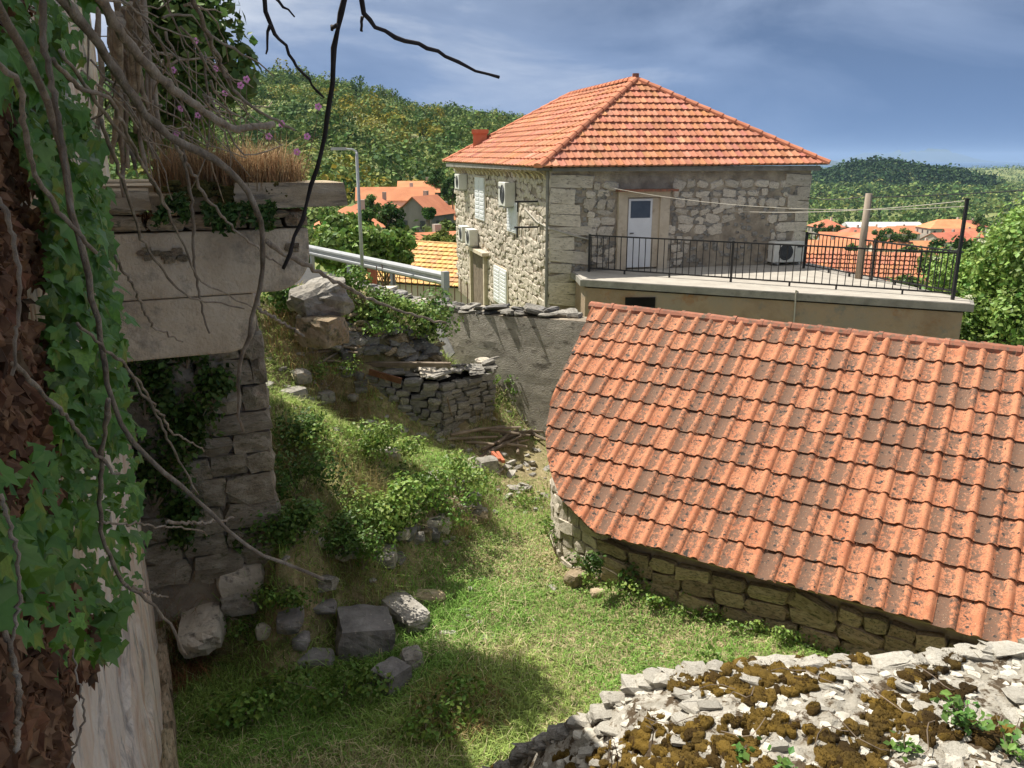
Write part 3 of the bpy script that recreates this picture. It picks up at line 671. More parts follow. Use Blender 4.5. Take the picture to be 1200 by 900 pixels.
# ridge caps
RV = -.34
def cap_me(seed):
    r = np.random.default_rng(seed); vs = []; fs = []; n = 7
    for k, (s, rad) in enumerate(((0, .098), (.33, .088), (.335, .104), (.385, .104))):
        for q in range(n): t = -.25 + (math.pi + .5) * q / (n - 1); vs.append((s, -math.cos(t) * rad + r.normal(0, .001), math.sin(t) * rad * .85))
    for k in range(3):
        for q in range(n - 1): fs.append((k * n + q, (k + 1) * n + q, (k + 1) * n + q + 1, k * n + q + 1))
    fs.append(tuple(range(n))); me = bpy.data.meshes.new('ridge_cap'); me.from_pydata(vs, [], fs); me.materials.append(M['ridge_tile']); return me
CM = [cap_me(i) for i in range(3)]
u = uleft(-.3) - .06
RB3 = mat4(E_, DH, V(0, 0, 1), V(0, 0, 0)).to_3x3()
while u < uR + 1.4:
    o = link(bpy.data.objects.new('ridge_cap', CM[random.randrange(3)])); o.parent = roof
    o.matrix_basis = Matrix.Translation(rp(u, RV, -.035 + random.gauss(0, .003))) @ (RB3 @ Matrix.Rotation(random.gauss(0, .012), 3, 'Z')).to_4x4(); u += .365
# back slope (away from us) and walls
rdg0, rdg1 = rp(uleft(-.3) + .02, RV - .02, -.03), rp(uR + 1.5, RV - .02, -.03)
m = MB(); bk = -DH * 2.2 + V(0, 0, -1.4); m.prism([rdg0, rdg1, rdg1 + bk, rdg0 + bk], V(0, 0, -.05)); obj('back_slope', fixn(m.mesh('back_slope', M['ridge_tile'])), shed)
INS = .13
path = []                                                                      # wall line in plan with the height of its top
for v in np.linspace(-.25, VE - .02, 16):
    p = rp(uleft(v) + INS, v - (INS if v > VE - .3 else 0), -.08); path.append(p)
path += [rp(u_, VE - INS, -.08) for u_ in np.linspace(uleft(VE) + .25, uR + 1.4, 14)]
m = MB()
for p, q in zip(path[:-1], path[1:]):
    n_ = (q - p).cross(V(0, 0, 1)).normalized(); n_ = n_ if n_.dot(DH + E_ * -.6) > 0 else -n_
    p2, q2 = p - n_ * .05, q - n_ * .05
    m.add([V(p2.x, p2.y, -.1), V(q2.x, q2.y, -.1), q2, p2], [(0, 1, 2, 3)])
wall = obj('wall', m.mesh('wall', M['mortar_light']), shed)
# stones laid along the path
cum = [0]
for p, q in zip(path[:-1], path[1:]): cum.append(cum[-1] + (V(q.x - p.x, q.y - p.y, 0)).length)
def along(s):
    k = min(max(np.searchsorted(cum, s) - 1, 0), len(path) - 2); f = (s - cum[k]) / (cum[k + 1] - cum[k]); p, q = path[k], path[k + 1]
    d = V(q.x - p.x, q.y - p.y, 0).normalized(); n_ = V(d.y, -d.x, 0); n_ = n_ if n_.dot(DH + E_ * -.6) > 0 else -n_
    return p.lerp(q, f), d, n_
rs = random.Random(11); ztop = 0
z = -.03
while z < 2.6:
    h = rs.uniform(.11, .2); s = rs.uniform(0, .1)
    while s < cum[-1] - .1:
        w_ = rs.uniform(.2, .5) * (1 if s > 3 else .7)
        pc, d, n_ = along(min(s + w_ / 2, cum[-1] - .01))
        if z + h < pc.z - .005:
            g0 = gz(pc.x + n_.x * .1, pc.y + n_.y * .1)
            if z + h > g0 - .05:
                put_stone('stone', 'stone_pale' if s < 3.2 else 'stone_warm', wall, V(pc.x, pc.y, z + h / 2 + rs.gauss(0, .012)) + n_ * (.0 + rs.uniform(-.01, .015)), d * (w_ - .01), n_ * .12, V(0, 0, h - .004) + d * rs.gauss(0, .03))
        s += w_
    z += h * .97
# ================================================================== STONE HOUSE ACROSS THE YARD
PHI = R(14.5); HL, HW = 13.4, 8.4
C0 = at_Y(644, 300, 22.0); C0.z = 0
LD, RD = V(-math.sin(PHI), math.cos(PHI), 0), V(math.cos(PHI), math.sin(PHI), 0)     # along left wall (away), along right wall
LNn, RNn = -RD, -LD                                                                # outward normals
EZ = CZ - .30; HB = -.6                                                              # wall top, base
house = thing('stone_house', 'two storey rubble stone house with orange hipped roof, beside the terrace', 'house', tuple(C0))
def hp(l, r, z): return C0 + LD * l + RD * r + V(0, 0, z)
def lw(x, y): q = at_pl(x, y, C0, LNn) - C0; return q.dot(LD), q.z                 # pixel on left wall -> (along, height)
def rw(x, y): q = at_pl(x, y, C0, RNn) - C0; return q.dot(RD), q.z
HW = rw(947, 240)[0]
_zs = rw(750, 313)[1]; ZTER = _zs - .06                                            # terrace level
# openings
door_r0, door_r1 = rw(733, 270)[0], rw(771, 270)[0]; dz0, dz1 = ZTER + .06, rw(750, 232)[1]
m = MB()
m.obox(hp(0, 0, HB), RD * HW, LD * HL, V(0, 0, EZ - HB)); body = obj('wall', fixn(m.mesh('wall', M['mortar'])), house)
# left wall: hundreds of small rubble stones, too small to tell apart singly
J = Joined(); rs = random.Random(3); z = HB + .6
LEFT_OPEN = []
for (x0, y0, x1, y1) in ((559, 208, 570, 257), (597, 236, 609, 272), (581, 314, 596, 356), (556, 296, 571, 356)):
    l1, za = lw(x0, (y0 + y1) / 2)[0], lw(x0, y0)[1]; l0 = lw(x1, (y0 + y1) / 2)[0]; zb = lw((x0 + x1) / 2, y1)[1]; za = lw((x0 + x1) / 2, y0)[1]
    LEFT_OPEN.append((l0, l1, zb, za))
while z < EZ - .1:
    h = rs.uniform(.13, .24); l = 0
    while l < HL:
        w_ = rs.uniform(.2, .48); lc = l + w_ / 2
        if not any(a - .05 < lc < b + .05 and c - .05 < z + h / 2 < d + .05 for a, b, c, d in LEFT_OPEN) and rs.random() > .08:
            J.add(hp(lc, rs.uniform(-.02, .015), z + h / 2 + rs.gauss(0, .03)), LD * (w_ + .02) + V(0, 0, rs.gauss(0, .05)), RD * .07, V(0, 0, h * rs.uniform(.7, 1.15)) + LD * rs.gauss(0, .06))
        l += w_
    z += h
kind(J.build('rubble_stones', 'stone_pale', body), 'stuff')
# right wall: pale faced stones standing out of grey pointing, one by one
rs = random.Random(9)
def rstone(r, z, w_, h, mt='stone_pale', pro=.01): put_stone('stone', mt, body, hp(-pro, r, z), RD * w_ + V(0, 0, rs.gauss(0, .025)), LD * .075, V(0, 0, h) + RD * rs.gauss(0, .06), rough=pro != 0, square=pro == 0)
z = HB + 1.6; k = 0
while z < EZ - .12:                                                                 # quoins, two columns
    h = rs.uniform(.24, .42); wq = rs.uniform(.55, .9) if k % 2 else rs.uniform(.85, 1.25)
    if z + h > EZ: h = EZ - z
    rstone(wq / 2 - .015, z + h / 2, wq, h - .02, 'stone_pale', .0)
    w2 = rs.uniform(.4, .62) if k % 2 else rs.uniform(.65, .95)
    if z > ZTER: rstone(HW - w2 / 2 + .015, z + h / 2, w2, h - .02, 'stone_pale', .0)
    z += h; k += 1
z = ZTER - .3
patch = [rw(x, y) for x, y in ((815, 300), (880, 245), (905, 250), (905, 300))]
def in_patch(r, z_):
    a, b = rw(800, 305); c, d = rw(903, 270); e, f = rw(870, 248)
    return a < r < c and z_ < b + (f - b) * min(1, (r - a) / max(e - a, .01)) + .05
while z < EZ - .3:
    h = rs.uniform(.19, .34); r = rs.uniform(.85, 1.15)
    while r < HW - .75:
        w_ = rs.uniform(.22, .55) * (1 if z > ZTER + .9 else .75); rc = r + w_ / 2
        upper = z > ZTER + 1.0
        skip = rs.random() < (.04 if upper else .16)
        if door_r0 - .32 < rc < door_r1 + .32 and z < dz1 + .35: skip = True
        if in_patch(rc, z + h / 2): skip = True
        if not skip: rstone(rc, z + h / 2 + rs.gauss(0, .02), (w_ - .03) * rs.uniform(.8, 1), (h - .03) * rs.uniform(.75, 1.05), 'stone_pale', rs.uniform(-.012, .012))
        r += w_
    z += h * .95
J = Joined()
for _ in range(900):
    r, z_ = rs.uniform(.3, HW - .2), rs.uniform(ZTER - .4, EZ - .45)
    if door_r0 - .3 < r < door_r1 + .3 and z_ < dz1 + .3: continue
    if in_patch(r, z_) and rs.random() < .6: continue
    s = rs.uniform(.06, .15); J.add(hp(-.0, r, z_), RD * s * rs.uniform(.9, 1.6), LD * .05, V(0, 0, s * .8))
kind(J.build('chinking_stones', 'stone', body), 'stuff')
# eaves course
m = MB(); m.obox(hp(-.2, -.02, EZ), RD * (HW + .17), LD * .3, V(0, 0, .13)); 
cor = obj('cornice', fixn(m.mesh('cornice', M['concrete'])), house)
n_c = 15
for k in range(n_c):                                                                # stone gutter blocks along the left eave
    l0 = -.12 + k * (HL + .2) / n_c; m = MB(); m.obox(hp(l0, -.42, EZ + .02), LD * ((HL + .2) / n_c - .012), RD * .41, V(0, 0, .15)); b_ = obj('cornice_block', fixn(m.mesh('cornice_block', M['concrete'])), cor)
nb = 24
for k in range(nb):                                                                 # little rounded brackets below it
    l0 = .15 + k * (HL - .3) / nb; pf = [hp(l0, 0, EZ + .015), hp(l0, -.34, EZ + .015)] + [hp(l0, -.34 + .26 * math.sin(t), EZ - .02 - .2 * (1 - math.cos(t))) for t in np.linspace(0, 1.5, 5)] + [hp(l0, 0, EZ - .24)]
    m = MB(); m.prism(pf, LD * .16); obj('bracket', fixn(m.mesh('bracket', M['limestone'])), house)
# ---- hipped roof
OV = .32; RZ0 = EZ + .14; AP = CZ + 2.35
A1 = hp(3.5, HW / 2 - .15, AP); A2 = hp(HL - 3.5, HW / 2 - .15, AP)
k00, k01, k10, k11 = hp(-OV, -OV - .12, RZ0 - .05), hp(-OV, HW + OV, RZ0 + .02), hp(HL + OV, -OV - .12, RZ0 + .06), hp(HL + OV, HW + OV, RZ0)
m = MB(); m.add([k00, k01, k11, k10, A1, A2], [(0, 1, 4), (1, 2, 5, 4), (2, 3, 5), (3, 0, 4, 5), (0, 3, 2, 1)]); hroof = obj('roof', fixn(m.mesh('roof', M['house_tile'])), house)
def face_tiles(e0, e1, t0, t1, name, rl=.345, tw=.215, parent=hroof, mat='house_tile', lift=.03, shade=None, step=.05):
    """rows of small pantiles on the face eave e0-e1, top t0-t1, as stepped wavy strips, one quad pair per tile"""
    ed = (e1 - e0).normalized(); nn = ed.cross(((t0 + t1) / 2 - e0)).normalized(); nn = nn if nn.z > 0 else -nn
    up = nn.cross(ed); up = up if up.z > 0 else -up
    H = (t0 - e0).dot(up); vs = []; fs = []; cs = []; rr_ = np.random.default_rng(12)
    a0, a1 = (t0 - e0).dot(ed), (t1 - e0).dot(ed); W_ = (e1 - e0).length; nrow = int(round(H / rl)); rl = H / nrow
    for i in range(nrow):
        h0, h1 = i * rl, (i + 1) * rl + .03
        ul, ur = a0 * (h0 / H), W_ + (a1 - W_) * (h0 / H); ul2, ur2 = a0 * min(1, h1 / H), W_ + (a1 - W_) * min(1, h1 / H)
        nt = max(1, int(round((ur - ul) / tw)))
        for j in range(nt):
            u0, u1 = ul + (ur - ul) * j / nt, ul + (ur - ul) * (j + 1) / nt
            um0, um1, um2 = u0, u0 + (u1 - u0) * .5, u0 + (u1 - u0) * .78
            b = len(vs); off = rr_.normal(0, .003)
            for (h, l) in ((h0, lift + step + off), (h1, lift * .55 + off)):
                for uu, zz in ((u0, .0), (um1, .0), (um2, .026), (u1, .003)):
                    uc = uu
                    if h == h1: uc = min(max(uu, ul2), ur2)
                    vs.append(e0 + ed * uc + up * h + nn * (l + zz))
            for uu, zz in ((u0, .0), (um1, .0), (um2, .026), (u1, .003)): vs.append(e0 + ed * uu + up * (h0 + .01) + nn * (zz * .8 + lift + step - .055))
            for q in range(3): fs += [(b + q, b + q + 1, b + q + 5, b + q + 4), (b + 8 + q, b + 9 + q, b + q + 1, b + q)]
            k_ = rr_.normal(1, .10); c_ = np.clip(np.array([1, 1 + rr_.normal(0, .06), 1 + rr_.normal(0, .08)]) * k_, .5, 1.4)
            cs.append(np.repeat(c_[None], 12, 0))
    me = npmesh(name, np.array([tuple(p) for p in vs]), np.array(fs), M[mat], np.concatenate(cs))
    return kind(obj(name, me, parent), 'stuff')
face_tiles(k00, k01, A1, A1, 'roof_tiles', tw=.2, step=.034)
face_tiles(k10, k00, A2, A1, 'roof_tiles', tw=.4, step=.03)
face_tiles(k01, k11, A1, A2, 'roof_tiles', tw=.4)
def caps(p, q, n, name='hip_cap', rad=.12, mat='house_cap', parent=hroof):
    d = (q - p); L_ = d.length / n; d.normalize(); s = d.cross(V(0, 0, 1)).normalized(); w = s.cross(d); w = w if w.z > 0 else -w
    for k in range(n):
        m = MB(); a = p + d * (L_ * k)
        prof = [(-math.cos(t) * rad, math.sin(t) * rad * .8) for t in np.linspace(-.2, math.pi + .2, 7)]
        r0 = [a + s * x * 1.12 + w * (y * 1.12 + .03) for x, y in prof]; r1 = [a + d * (L_ + .03) + s * x * .9 + w * (y * .9 + .03) for x, y in prof]
        m.add(r0 + r1, [(i, i + 1, 8 + i, 7 + i) for i in range(6)] + [tuple(range(7))[::-1]])
        obj(name, fixn(m.mesh(name, M[mat])), parent)
pm('house_cap', [(.3, (.45, .16, .085)), (.7, (.6, .245, .14))], scale=3, rnd=.12, bump=.3, bscale=20)
caps(k00, A1, 15); caps(k01, A1, 15); caps(A1, A2, 17, 'ridge_cap'); caps(k10, A2, 15)
m = MB(); m.tube([A1 + V(0, 0, -.05), A1 + V(0, 0, .19)], .11, 6); m.build('finial', M['ridge_tile'], hroof)
# chimney on the far slope
cp_ = at_Y(563, 178, 34.0); m = MB(); m.obox(cp_ + V(-.28, -.3, -1.6), V(.56, 0, 0), V(0, .6, 0), V(0, 0, 2.35)); m.obox(cp_ + V(-.33, -.35, .7), V(.66, 0, 0), V(0, .7, 0), V(0, 0, .16)); obj('chimney', fixn(m.mesh('chimney', M['brick'])), hroof)
# ---- terrace door
dw = door_r1 - door_r0
dr = MB(); dr.obox(hp(-.035, door_r0, dz0), RD * dw, LD * .04, V(0, 0, dz1 - dz0)); 
doorway = dr.build('door_recess', M['cream_frame'], house)
m = MB(); m.obox(hp(-.075, door_r0 + .04, dz0 + .01), RD * (dw * .72), LD * .04, V(0, 0, (dz1 - dz0) * .985)); dob = obj('door', fixn(m.mesh('door', M['white_paint'])), house)
m = MB(); m.obox(hp(-.082, door_r0 + .10, dz0 + (dz1 - dz0) * .72), RD * (dw * .72 - .12), LD * .01, V(0, 0, (dz1 - dz0) * .24)); m.build('pane', M['glass_dark'], dob)
m = MB(); m.tube([hp(-.10, door_r0 + .09, dz0 + .95), hp(-.10, door_r0 + .2, dz0 + .95)], .014); m.build('handle', M['iron'], dob)
for r0, r1, z0, z1, nm in ((door_r0 - .26, door_r0 - .0, dz0 - .05, dz1 + .02, 'door_jamb'), (door_r1 + .0, door_r1 + .28, dz0 - .05, dz1 + .02, 'door_jamb'), (door_r0 - .26, door_r1 + .28, dz1 + .02, dz1 + .17, 'lintel')):
    m = MB(); m.obox(hp(-.10, r0, z0), RD * (r1 - r0), LD * .16, V(0, 0, z1 - z0)); obj(nm, fixn(m.mesh(nm, M['cream_frame'])), house)
m = MB(); m.obox(hp(-.36, door_r0 - .34, dz1 + .18), RD * (dw + .74), LD * .40, V(0, 0, .06)); obj('door_canopy', fixn(m.mesh('door_canopy', M['ridge_tile'])), house)
# ---- left wall windows and door, shutters closed
for k, (l0, l1, z0, z1) in enumerate(LEFT_OPEN):
    if k < 3:
        w_ = MB(); w_.obox(hp(l0 - .06, -.05, z0 - .06), LD * (l1 - l0 + .12), RD * .04, V(0, 0, z1 - z0 + .12)); win = obj('window', fixn(w_.mesh('window', M['cream_frame'])), house)
        for a in (0, 1):
            m = MB(); m.obox(hp(l0 + (l1 - l0) * (.5 * a + .01), -.09, z0), LD * ((l1 - l0) * .48), RD * .04, V(0, 0, z1 - z0))
            for q in range(9): m.obox(hp(l0 + (l1 - l0) * (.5 * a + .06), -.105, z0 + (z1 - z0) * (.06 + q * .1)), LD * ((l1 - l0) * .38), RD * .016, V(0, 0, (z1 - z0) * .06))
            obj('shutter', fixn(m.mesh('shutter', M['white_paint'])), win)
    else:
        w_ = MB(); w_.obox(hp(l0, -.06, z0 - .4), LD * (l1 - l0), RD * .04, V(0, 0, z1 - z0 + .4)); win = obj('side_door', fixn(w_.mesh('side_door', M['wood'])), house)
        for a in (l0 - .18, l1):
            m = MB(); m.obox(hp(a, -.16, z0 - .5), LD * .18, RD * .2, V(0, 0, z1 - z0 + .5)); obj('door_jamb', fixn(m.mesh('door_jamb', M['cream_frame'])), win)
        m = MB(); m.obox(hp(l0 - .4, -.28, z1 + .02), LD * (l1 - l0 + .8), RD * .32, V(0, 0, .12)); obj('door_hood', fixn(m.mesh('door_hood', M['cream_frame'])), win)
for x, y in ((632, 236), (631, 266)):                                               # iron stays by the corner
    l, z_ = lw(x, y); m = MB(); m.tube([hp(l, 0, z_), hp(l, -.7, z_)], .03, 5); m.tube([hp(l, -.62, z_), hp(l, -.62, z_ - .28)], .025, 5); m.build('iron_stay', M['iron'], house)
m = MB(); m.tube([hp(.06, -.06, HB + .5), hp(.06, -.06, EZ)], .05, 6); m.build('downpipe', M['concrete'], house)
pts = [hp(lw(617, 244)[0], -.06, lw(617, 244)[1]), hp(lw(632, 260)[0], -.06, lw(632, 260)[1]), hp(-.05, .0, rw(645, 268)[1]), hp(-.06, rw(668, 275)[0], rw(668, 275)[1]), hp(-.06, rw(692, 281)[0], rw(692, 281)[1])]
m = MB(); m.tube(pts, .022, 6); m.build('conduit', M['cable'], house)
# ---- outdoor air-conditioner units
def ac_unit(o, ax, out, w_, d, h, label, fans=1, loc=None):
    """o: rear lower corner, ax: unit along the width, out: unit out of the wall"""
    t = thing('air_conditioner', label, 'air conditioner', tuple(o + ax * w_ / 2), 'outdoor air conditioner units on the stone house')
    m = MB(); m.obox(o, ax * w_, out * d, V(0, 0, h)); c = obj('casing', fixn(m.mesh('casing', M['ac_white'])), t)
    bv = c.modifiers.new('b', 'BEVEL'); bv.width = .02; bv.segments = 2
    m = MB(); cc = o + ax * w_ * .38 + out * (d + .004) + V(0, 0, h * .5); rad = h * .4
    m.poly([cc + ax * rad * math.cos(q) + V(0, 0, rad * math.sin(q)) for q in np.linspace(0, 2 * math.pi, 20, endpoint=False)]); fg = m.build('fan_grille', M['dark_grille'], t)
    m = MB()
    for k in (.35, .65, .95): m.tube([cc + out * .008 + ax * rad * k * math.cos(q) + V(0, 0, rad * k * math.sin(q)) for q in np.linspace(0, 2 * math.pi, 17)], .005, 4)
    m.build('guard_ring', M['iron'], fg)
    m = MB(); m.obox(o + ax * w_ * .74 + out * (d + .001) + V(0, 0, h * .72), ax * w_ * .2, out * .006, V(0, 0, h * .1)); m.build('badge', M['dark_grille'], t)
    for k in (.15, .85):
        m = MB(); m.obox(o + ax * (w_ * k - .02) + V(0, 0, -.06), ax * .04, out * (d + .02), V(0, 0, .055)); m.build('bracket', M['galv'], t)
    return t
def ac_left(x, y, w_, h, lab, d=.34):
    l, z_ = lw(x, y); return ac_unit(hp(l, 0.0, z_) + LNn * .05, LD, LNn, w_, d, h, lab)
ac_left(606, 242, .85, .72, 'white air conditioner above the small shuttered window near the house corner')
ac_left(549, 222, .85, .58, 'air conditioner under the brackets at the far end of the left wall')
ac_left(562, 288, .8, .6, 'air conditioner over the side door, with another one just behind it')
ac_left(553, 283, .8, .58, 'air conditioner right behind the one over the side door')
r0, z0 = rw(897, 306); r1 = rw(932, 306)[0]
ac_unit(hp(-.08, r0, z0), RD, RNn, r1 - r0, .34, rw(913, 282)[1] - z0, 'white air conditioner with round fan standing above the terrace floor')

# ================================================================== TERRACE
def tz(x, y, z=None): return at_z(x, y, ZTER if z is None else z)
f0, f1 = tz(680, 328), tz(1142, 357); fm = tz(900, 345)
ter = thing('terrace', 'concrete roof terrace with rendered wall below, joined to the stone house', 'terrace', (f1.x * .5 + 1, 19, 0))
tb = [f0, f1, V(f1.x + .25, f1.y + .5, ZTER), hp(-.02, HW + .3, ZTER), hp(-.02, .6, ZTER), hp(-.6, .55, ZTER)]
m = MB(); m.prism([V(p.x, p.y, ZTER - .16) for p in tb], V(0, 0, .16)); obj('slab', fixn(m.mesh('slab', M['concrete'])), ter)
cen = sum(tb, V(0, 0, 0)) / len(tb)
m = MB(); m.prism([V(*(cen.lerp(p, .985)))+ V(0, 0, .002) for p in tb], V(0, 0, .012)); obj('floor_screed', fixn(m.mesh('floor_screed', M['terrace_floor'])), ter)
m = MB(); ib = [cen.lerp(p, .965) for p in tb]; m.prism([V(p.x, p.y, -1.0) for p in ib], V(0, 0, ZTER + .8)); obj('wall', fixn(m.mesh('wall', M['render_wall'])), ter)
q0, q1 = cen.lerp(f0, .965), cen.lerp(f1, .965); fd = (q1 - q0).normalized(); fn = V(fd.y, -fd.x, 0)
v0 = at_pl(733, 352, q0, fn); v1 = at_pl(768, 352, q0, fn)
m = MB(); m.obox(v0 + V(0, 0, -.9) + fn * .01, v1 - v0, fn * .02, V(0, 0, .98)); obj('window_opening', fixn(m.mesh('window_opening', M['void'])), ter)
w0 = at_pl(933, 345, q0, fn); w1_ = at_pl(931, 372, q0, fn)
m = MB(); m.tube([tz(935, 343) + V(0, 0, .02), w0 + fn * .1 + V(0, 0, .1), w0 + fn * .06, w1_ + fn * .05, w1_ + fn * .05 + V(0, 0, -.5)], .018, 5); m.build('hose', M['cable'], ter)
# ---- railings
def railing(p0, p1, hgt, n, label, posts, feet):
    t = thing('terrace_railing', label, 'railing', tuple((p0 + p1) / 2)); d = p1 - p0; dn = d.normalized(); up = V(0, 0, 1); s = dn.cross(up)
    for zz in (hgt, .12):
        m = MB(); m.obox(p0 + up * (zz - .02) - s * .02, d, s * .04, up * .035); obj('rail', fixn(m.mesh('rail', M['iron'])), t)
    bm_ = MB(); bm_.box((-.009, -.009, .13), (.009, .009, hgt - .02)); bme = bm_.mesh('bar', M['iron'])
    for k in range(n):
        o = link(bpy.data.objects.new('bar', bme)); par(o, t); o.location = p0 + d * ((k + .5) / n); o.rotation_euler.z = math.atan2(dn.y, dn.x)
    for f in posts:
        m = MB(); m.obox(p0 + d * f - dn * .025 - s * .025, dn * .05, s * .05, up * (hgt + .03)); obj('post', fixn(m.mesh('post', M['iron'])), t)
    for f in feet:
        m = MB(); m.obox(p0 + d * f - dn * .02 - s * .02, dn * .04, s * .04, up * .13); obj('foot', fixn(m.mesh('foot', M['iron'])), t)
    return t
ra, rb_ = tz(689, 319), tz(1119, 350)
railing(ra, rb_, 1.0, 52, 'long black iron railing along the front edge of the terrace', (.003, .44, .997), (.12, .26, .6, .72, .88))
rc, rd_ = tz(941, 315), tz(1121, 348)
railing(rc, rd_, 1.0, 34, 'black iron railing along the rear edge of the terrace by the poles', (.004, .5), (.2, .35, .65, .8))
# ---- poles and wires
pb = tz(1006, 327); m = MB(); m.tube([pb, pb + V(0, 0, 1.0), pb + V(0.02, 0, 2.15)], [.095, .09, .082], 10); pole = m.build('utility_pole', M['pole_wood'], None, True); tag(pole, 'short pale wooden utility pole at the terrace edge', 'pole'); ptop = pb + V(.02, 0, 2.1)
ib_ = tz(1116, 352); m = MB(); m.obox(ib_ - V(.03, .03, 0), V(.06, 0, 0), V(0, .06, 0), V(0, 0, 2.15)); m.obox(ib_ + V(-.05, -.05, 2.15), V(.1, 0, 0), V(0, .1, 0), V(0, 0, .03)); tag(m.build('iron_post', M['iron']), 'tall thin black iron post at the terrace corner holding wires', 'post'); itop = ib_ + V(0, 0, 2.13)
def wire(p, q, sag, rad, mat, label):
    pts = [p.lerp(q, t) + V(0, 0, -4 * sag * t * (1 - t)) for t in np.linspace(0, 1, 15)]; m = MB(); m.tube(pts, rad, 4); tag(m.build('overhead_cable', M[mat]), label, 'cable')
wire(itop, hp(-.1, rw(850, 247)[0], rw(850, 247)[1]), .12, .008, 'cable', 'pale cable from the iron post to the wall right of the door')
wire(itop - V(0, 0, .12), hp(-.1, rw(690, 215)[0], rw(690, 215)[1]), .30, .007, 'cable', 'pale sagging cable from the iron post across above the door')
wire(ptop, hp(-.1, HW - .1, EZ - .75), .08, .012, 'dark_cable', 'dark cable from the wooden pole to the house corner')
wire(ptop + V(0, 0, -.05), ptop + V(14, 7, .5), .15, .014, 'dark_cable', 'dark cable running from the wooden pole out over the valley')

# ================================================================== BOUNDARY WALL BEHIND THE YARD
wt = [(385, 330, 15.4), (440, 345, 15.2), (510, 362, 15.0), (600, 367, 13.6), (697, 374, 12.45)]
WYX = lambda x: float(np.interp(x, [p.x for p in bwp], [p.y for p in bwp]))
bwp = [at_Y(x, y, D) for x, y, D in wt]
bwall = thing('boundary_wall', 'grey banded boundary wall capped with loose flat stones below the house', 'wall', (bwp[3].x, bwp[3].y, .5))
m = MB(); vs = []
nb = 40; xs = np.linspace(bwp[2].x - .15, bwp[-1].x, nb); pts_t = [np.interp(x, [p.x for p in bwp], [p.z for p in bwp]) - .06 for x in xs]
nv = 16; V_ = []; 
for i, x in enumerate(xs):
    for j in range(nv):
        z_ = -.1 + (pts_t[i] + .1) * j / (nv - 1); band = .006 * abs(math.sin(z_ * 17.0)) + .02 * (float(fbm(x * 2.5, z_ * 8, 14)) - .5)
        V_.append((x - band * .6, WYX(x) - band * .8, z_))
ii = (np.arange(nb - 1)[:, None] * nv + np.arange(nv - 1)[None]).ravel()
obj('wall_face', npmesh('wall_face', np.array(V_), np.c_[ii, ii + nv, ii + nv + 1, ii + 1], M['band_wall']), bwall)
m = MB()
for a, b in zip(bwp[:-1], bwp[1:]): m.prism([V(a.x + .03, a.y + .03, -.1), V(b.x + .03, b.y + .03, -.1), V(b.x + .03, b.y + .03, b.z - .06), V(a.x + .03, a.y + .03, a.z - .06)], V(.2, .36, 0))
obj('wall_core', fixn(m.mesh('wall_core', M['mortar'])), bwall)
rs = random.Random(21)
for k in range(86):
    f = k / 85; x = bwp[0].x + (bwp[-1].x - .35 - bwp[0].x) * f + rs.gauss(0, .05); zt = np.interp(x, [p.x for p in bwp], [p.z for p in bwp])
    s = rs.uniform(.22, .46) * (1.15 if f < .45 else .95); ang = rs.uniform(0, 3.14); u = V(math.cos(ang), math.sin(ang), rs.gauss(0, .12)); v = V(-math.sin(ang), math.cos(ang), rs.gauss(-.08, .12))
    put_stone('cap_stone', rs.choice(['stone', 'stone', 'stone_pale', 'stone_dark']), bwall, V(x + rs.uniform(0, .12), WYX(x) + .24 + rs.uniform(-.14, .16), zt + rs.uniform(-.04, .05)), u * s, v * s * .7, u.cross(v).normalized() * rs.uniform(.04, .085))
# plank leaning against it
def plank(label, p, q, w_, t, mat, group=None, name='plank'):
    d = q - p; s = d.cross(V(0, 1, .2)).normalized(); n_ = s.cross(d).normalized(); m = MB(); m.obox(p - s * w_ / 2, d, s * w_, n_ * t); return tag(obj(name, fixn(m.mesh(name, M[mat]))), label, 'plank', group)
plank('long grey board leaning against the banded wall', at_Y(529, 417, 14.0), at_Y(505, 368, 14.85), .16, .03, 'grey_wood')

# ================================================================== RUINED HUT
hut = thing('ruined_hut', 'collapsed dry stone hut with flat slabs on its broken walls', 'ruin', (-1.2, 12.6, .7))
ha, hb, hc = V(-2.75, 12.5, 0), V(-1.16, 12.40, 0), V(-.36, 13.1, 0)
def dry_wall(p, q, z0a, z0b, z1a, z1b, par_, mat, rs, thick=.3):
    d = (q - p); L_ = d.length; d.normalize(); n_ = V(d.y, -d.x, 0)
    m = MB(); m.prism([p - n_ * .08 + V(0, 0, z0a - .2), q - n_ * .08 + V(0, 0, z0b - .2), q - n_ * .08 + V(0, 0, z1b - .08), p - n_ * .08 + V(0, 0, z1a - .08)], -n_ * thick); core = obj('wall', fixn(m.mesh('wall', M['void'])), par_)
    z = 0
    while z < 1.25:
        h = rs.uniform(.07, .13); s = 0
        while s < L_ - .02:
            w_ = min(rs.uniform(.14, .34), L_ - s + .04); f = (s + w_ / 2) / L_; zb_ = z0a + (z0b - z0a) * f; zt = z1a + (z1b - z1a) * f
            if zb_ - .05 + z + h < zt: put_stone('stone', mat if rs.random() < .7 else 'stone', core, p + d * (s + w_ / 2) + V(0, 0, zb_ - .05 + z + h / 2) + n_ * rs.uniform(-.05, .03), d * (w_ - .01) + V(0, 0, rs.gauss(0, .012)), n_ * .2, V(0, 0, h - .004) + d * rs.gauss(0, .02))
            s += w_
        z += h
    return core
rs = random.Random(31)
dry_wall(ha, hb, .98, .60, 1.72, 1.52, hut, 'stone_dark', rs); dry_wall(hb, hc, .60, .62, 1.52, 1.55, hut, 'stone', rs)
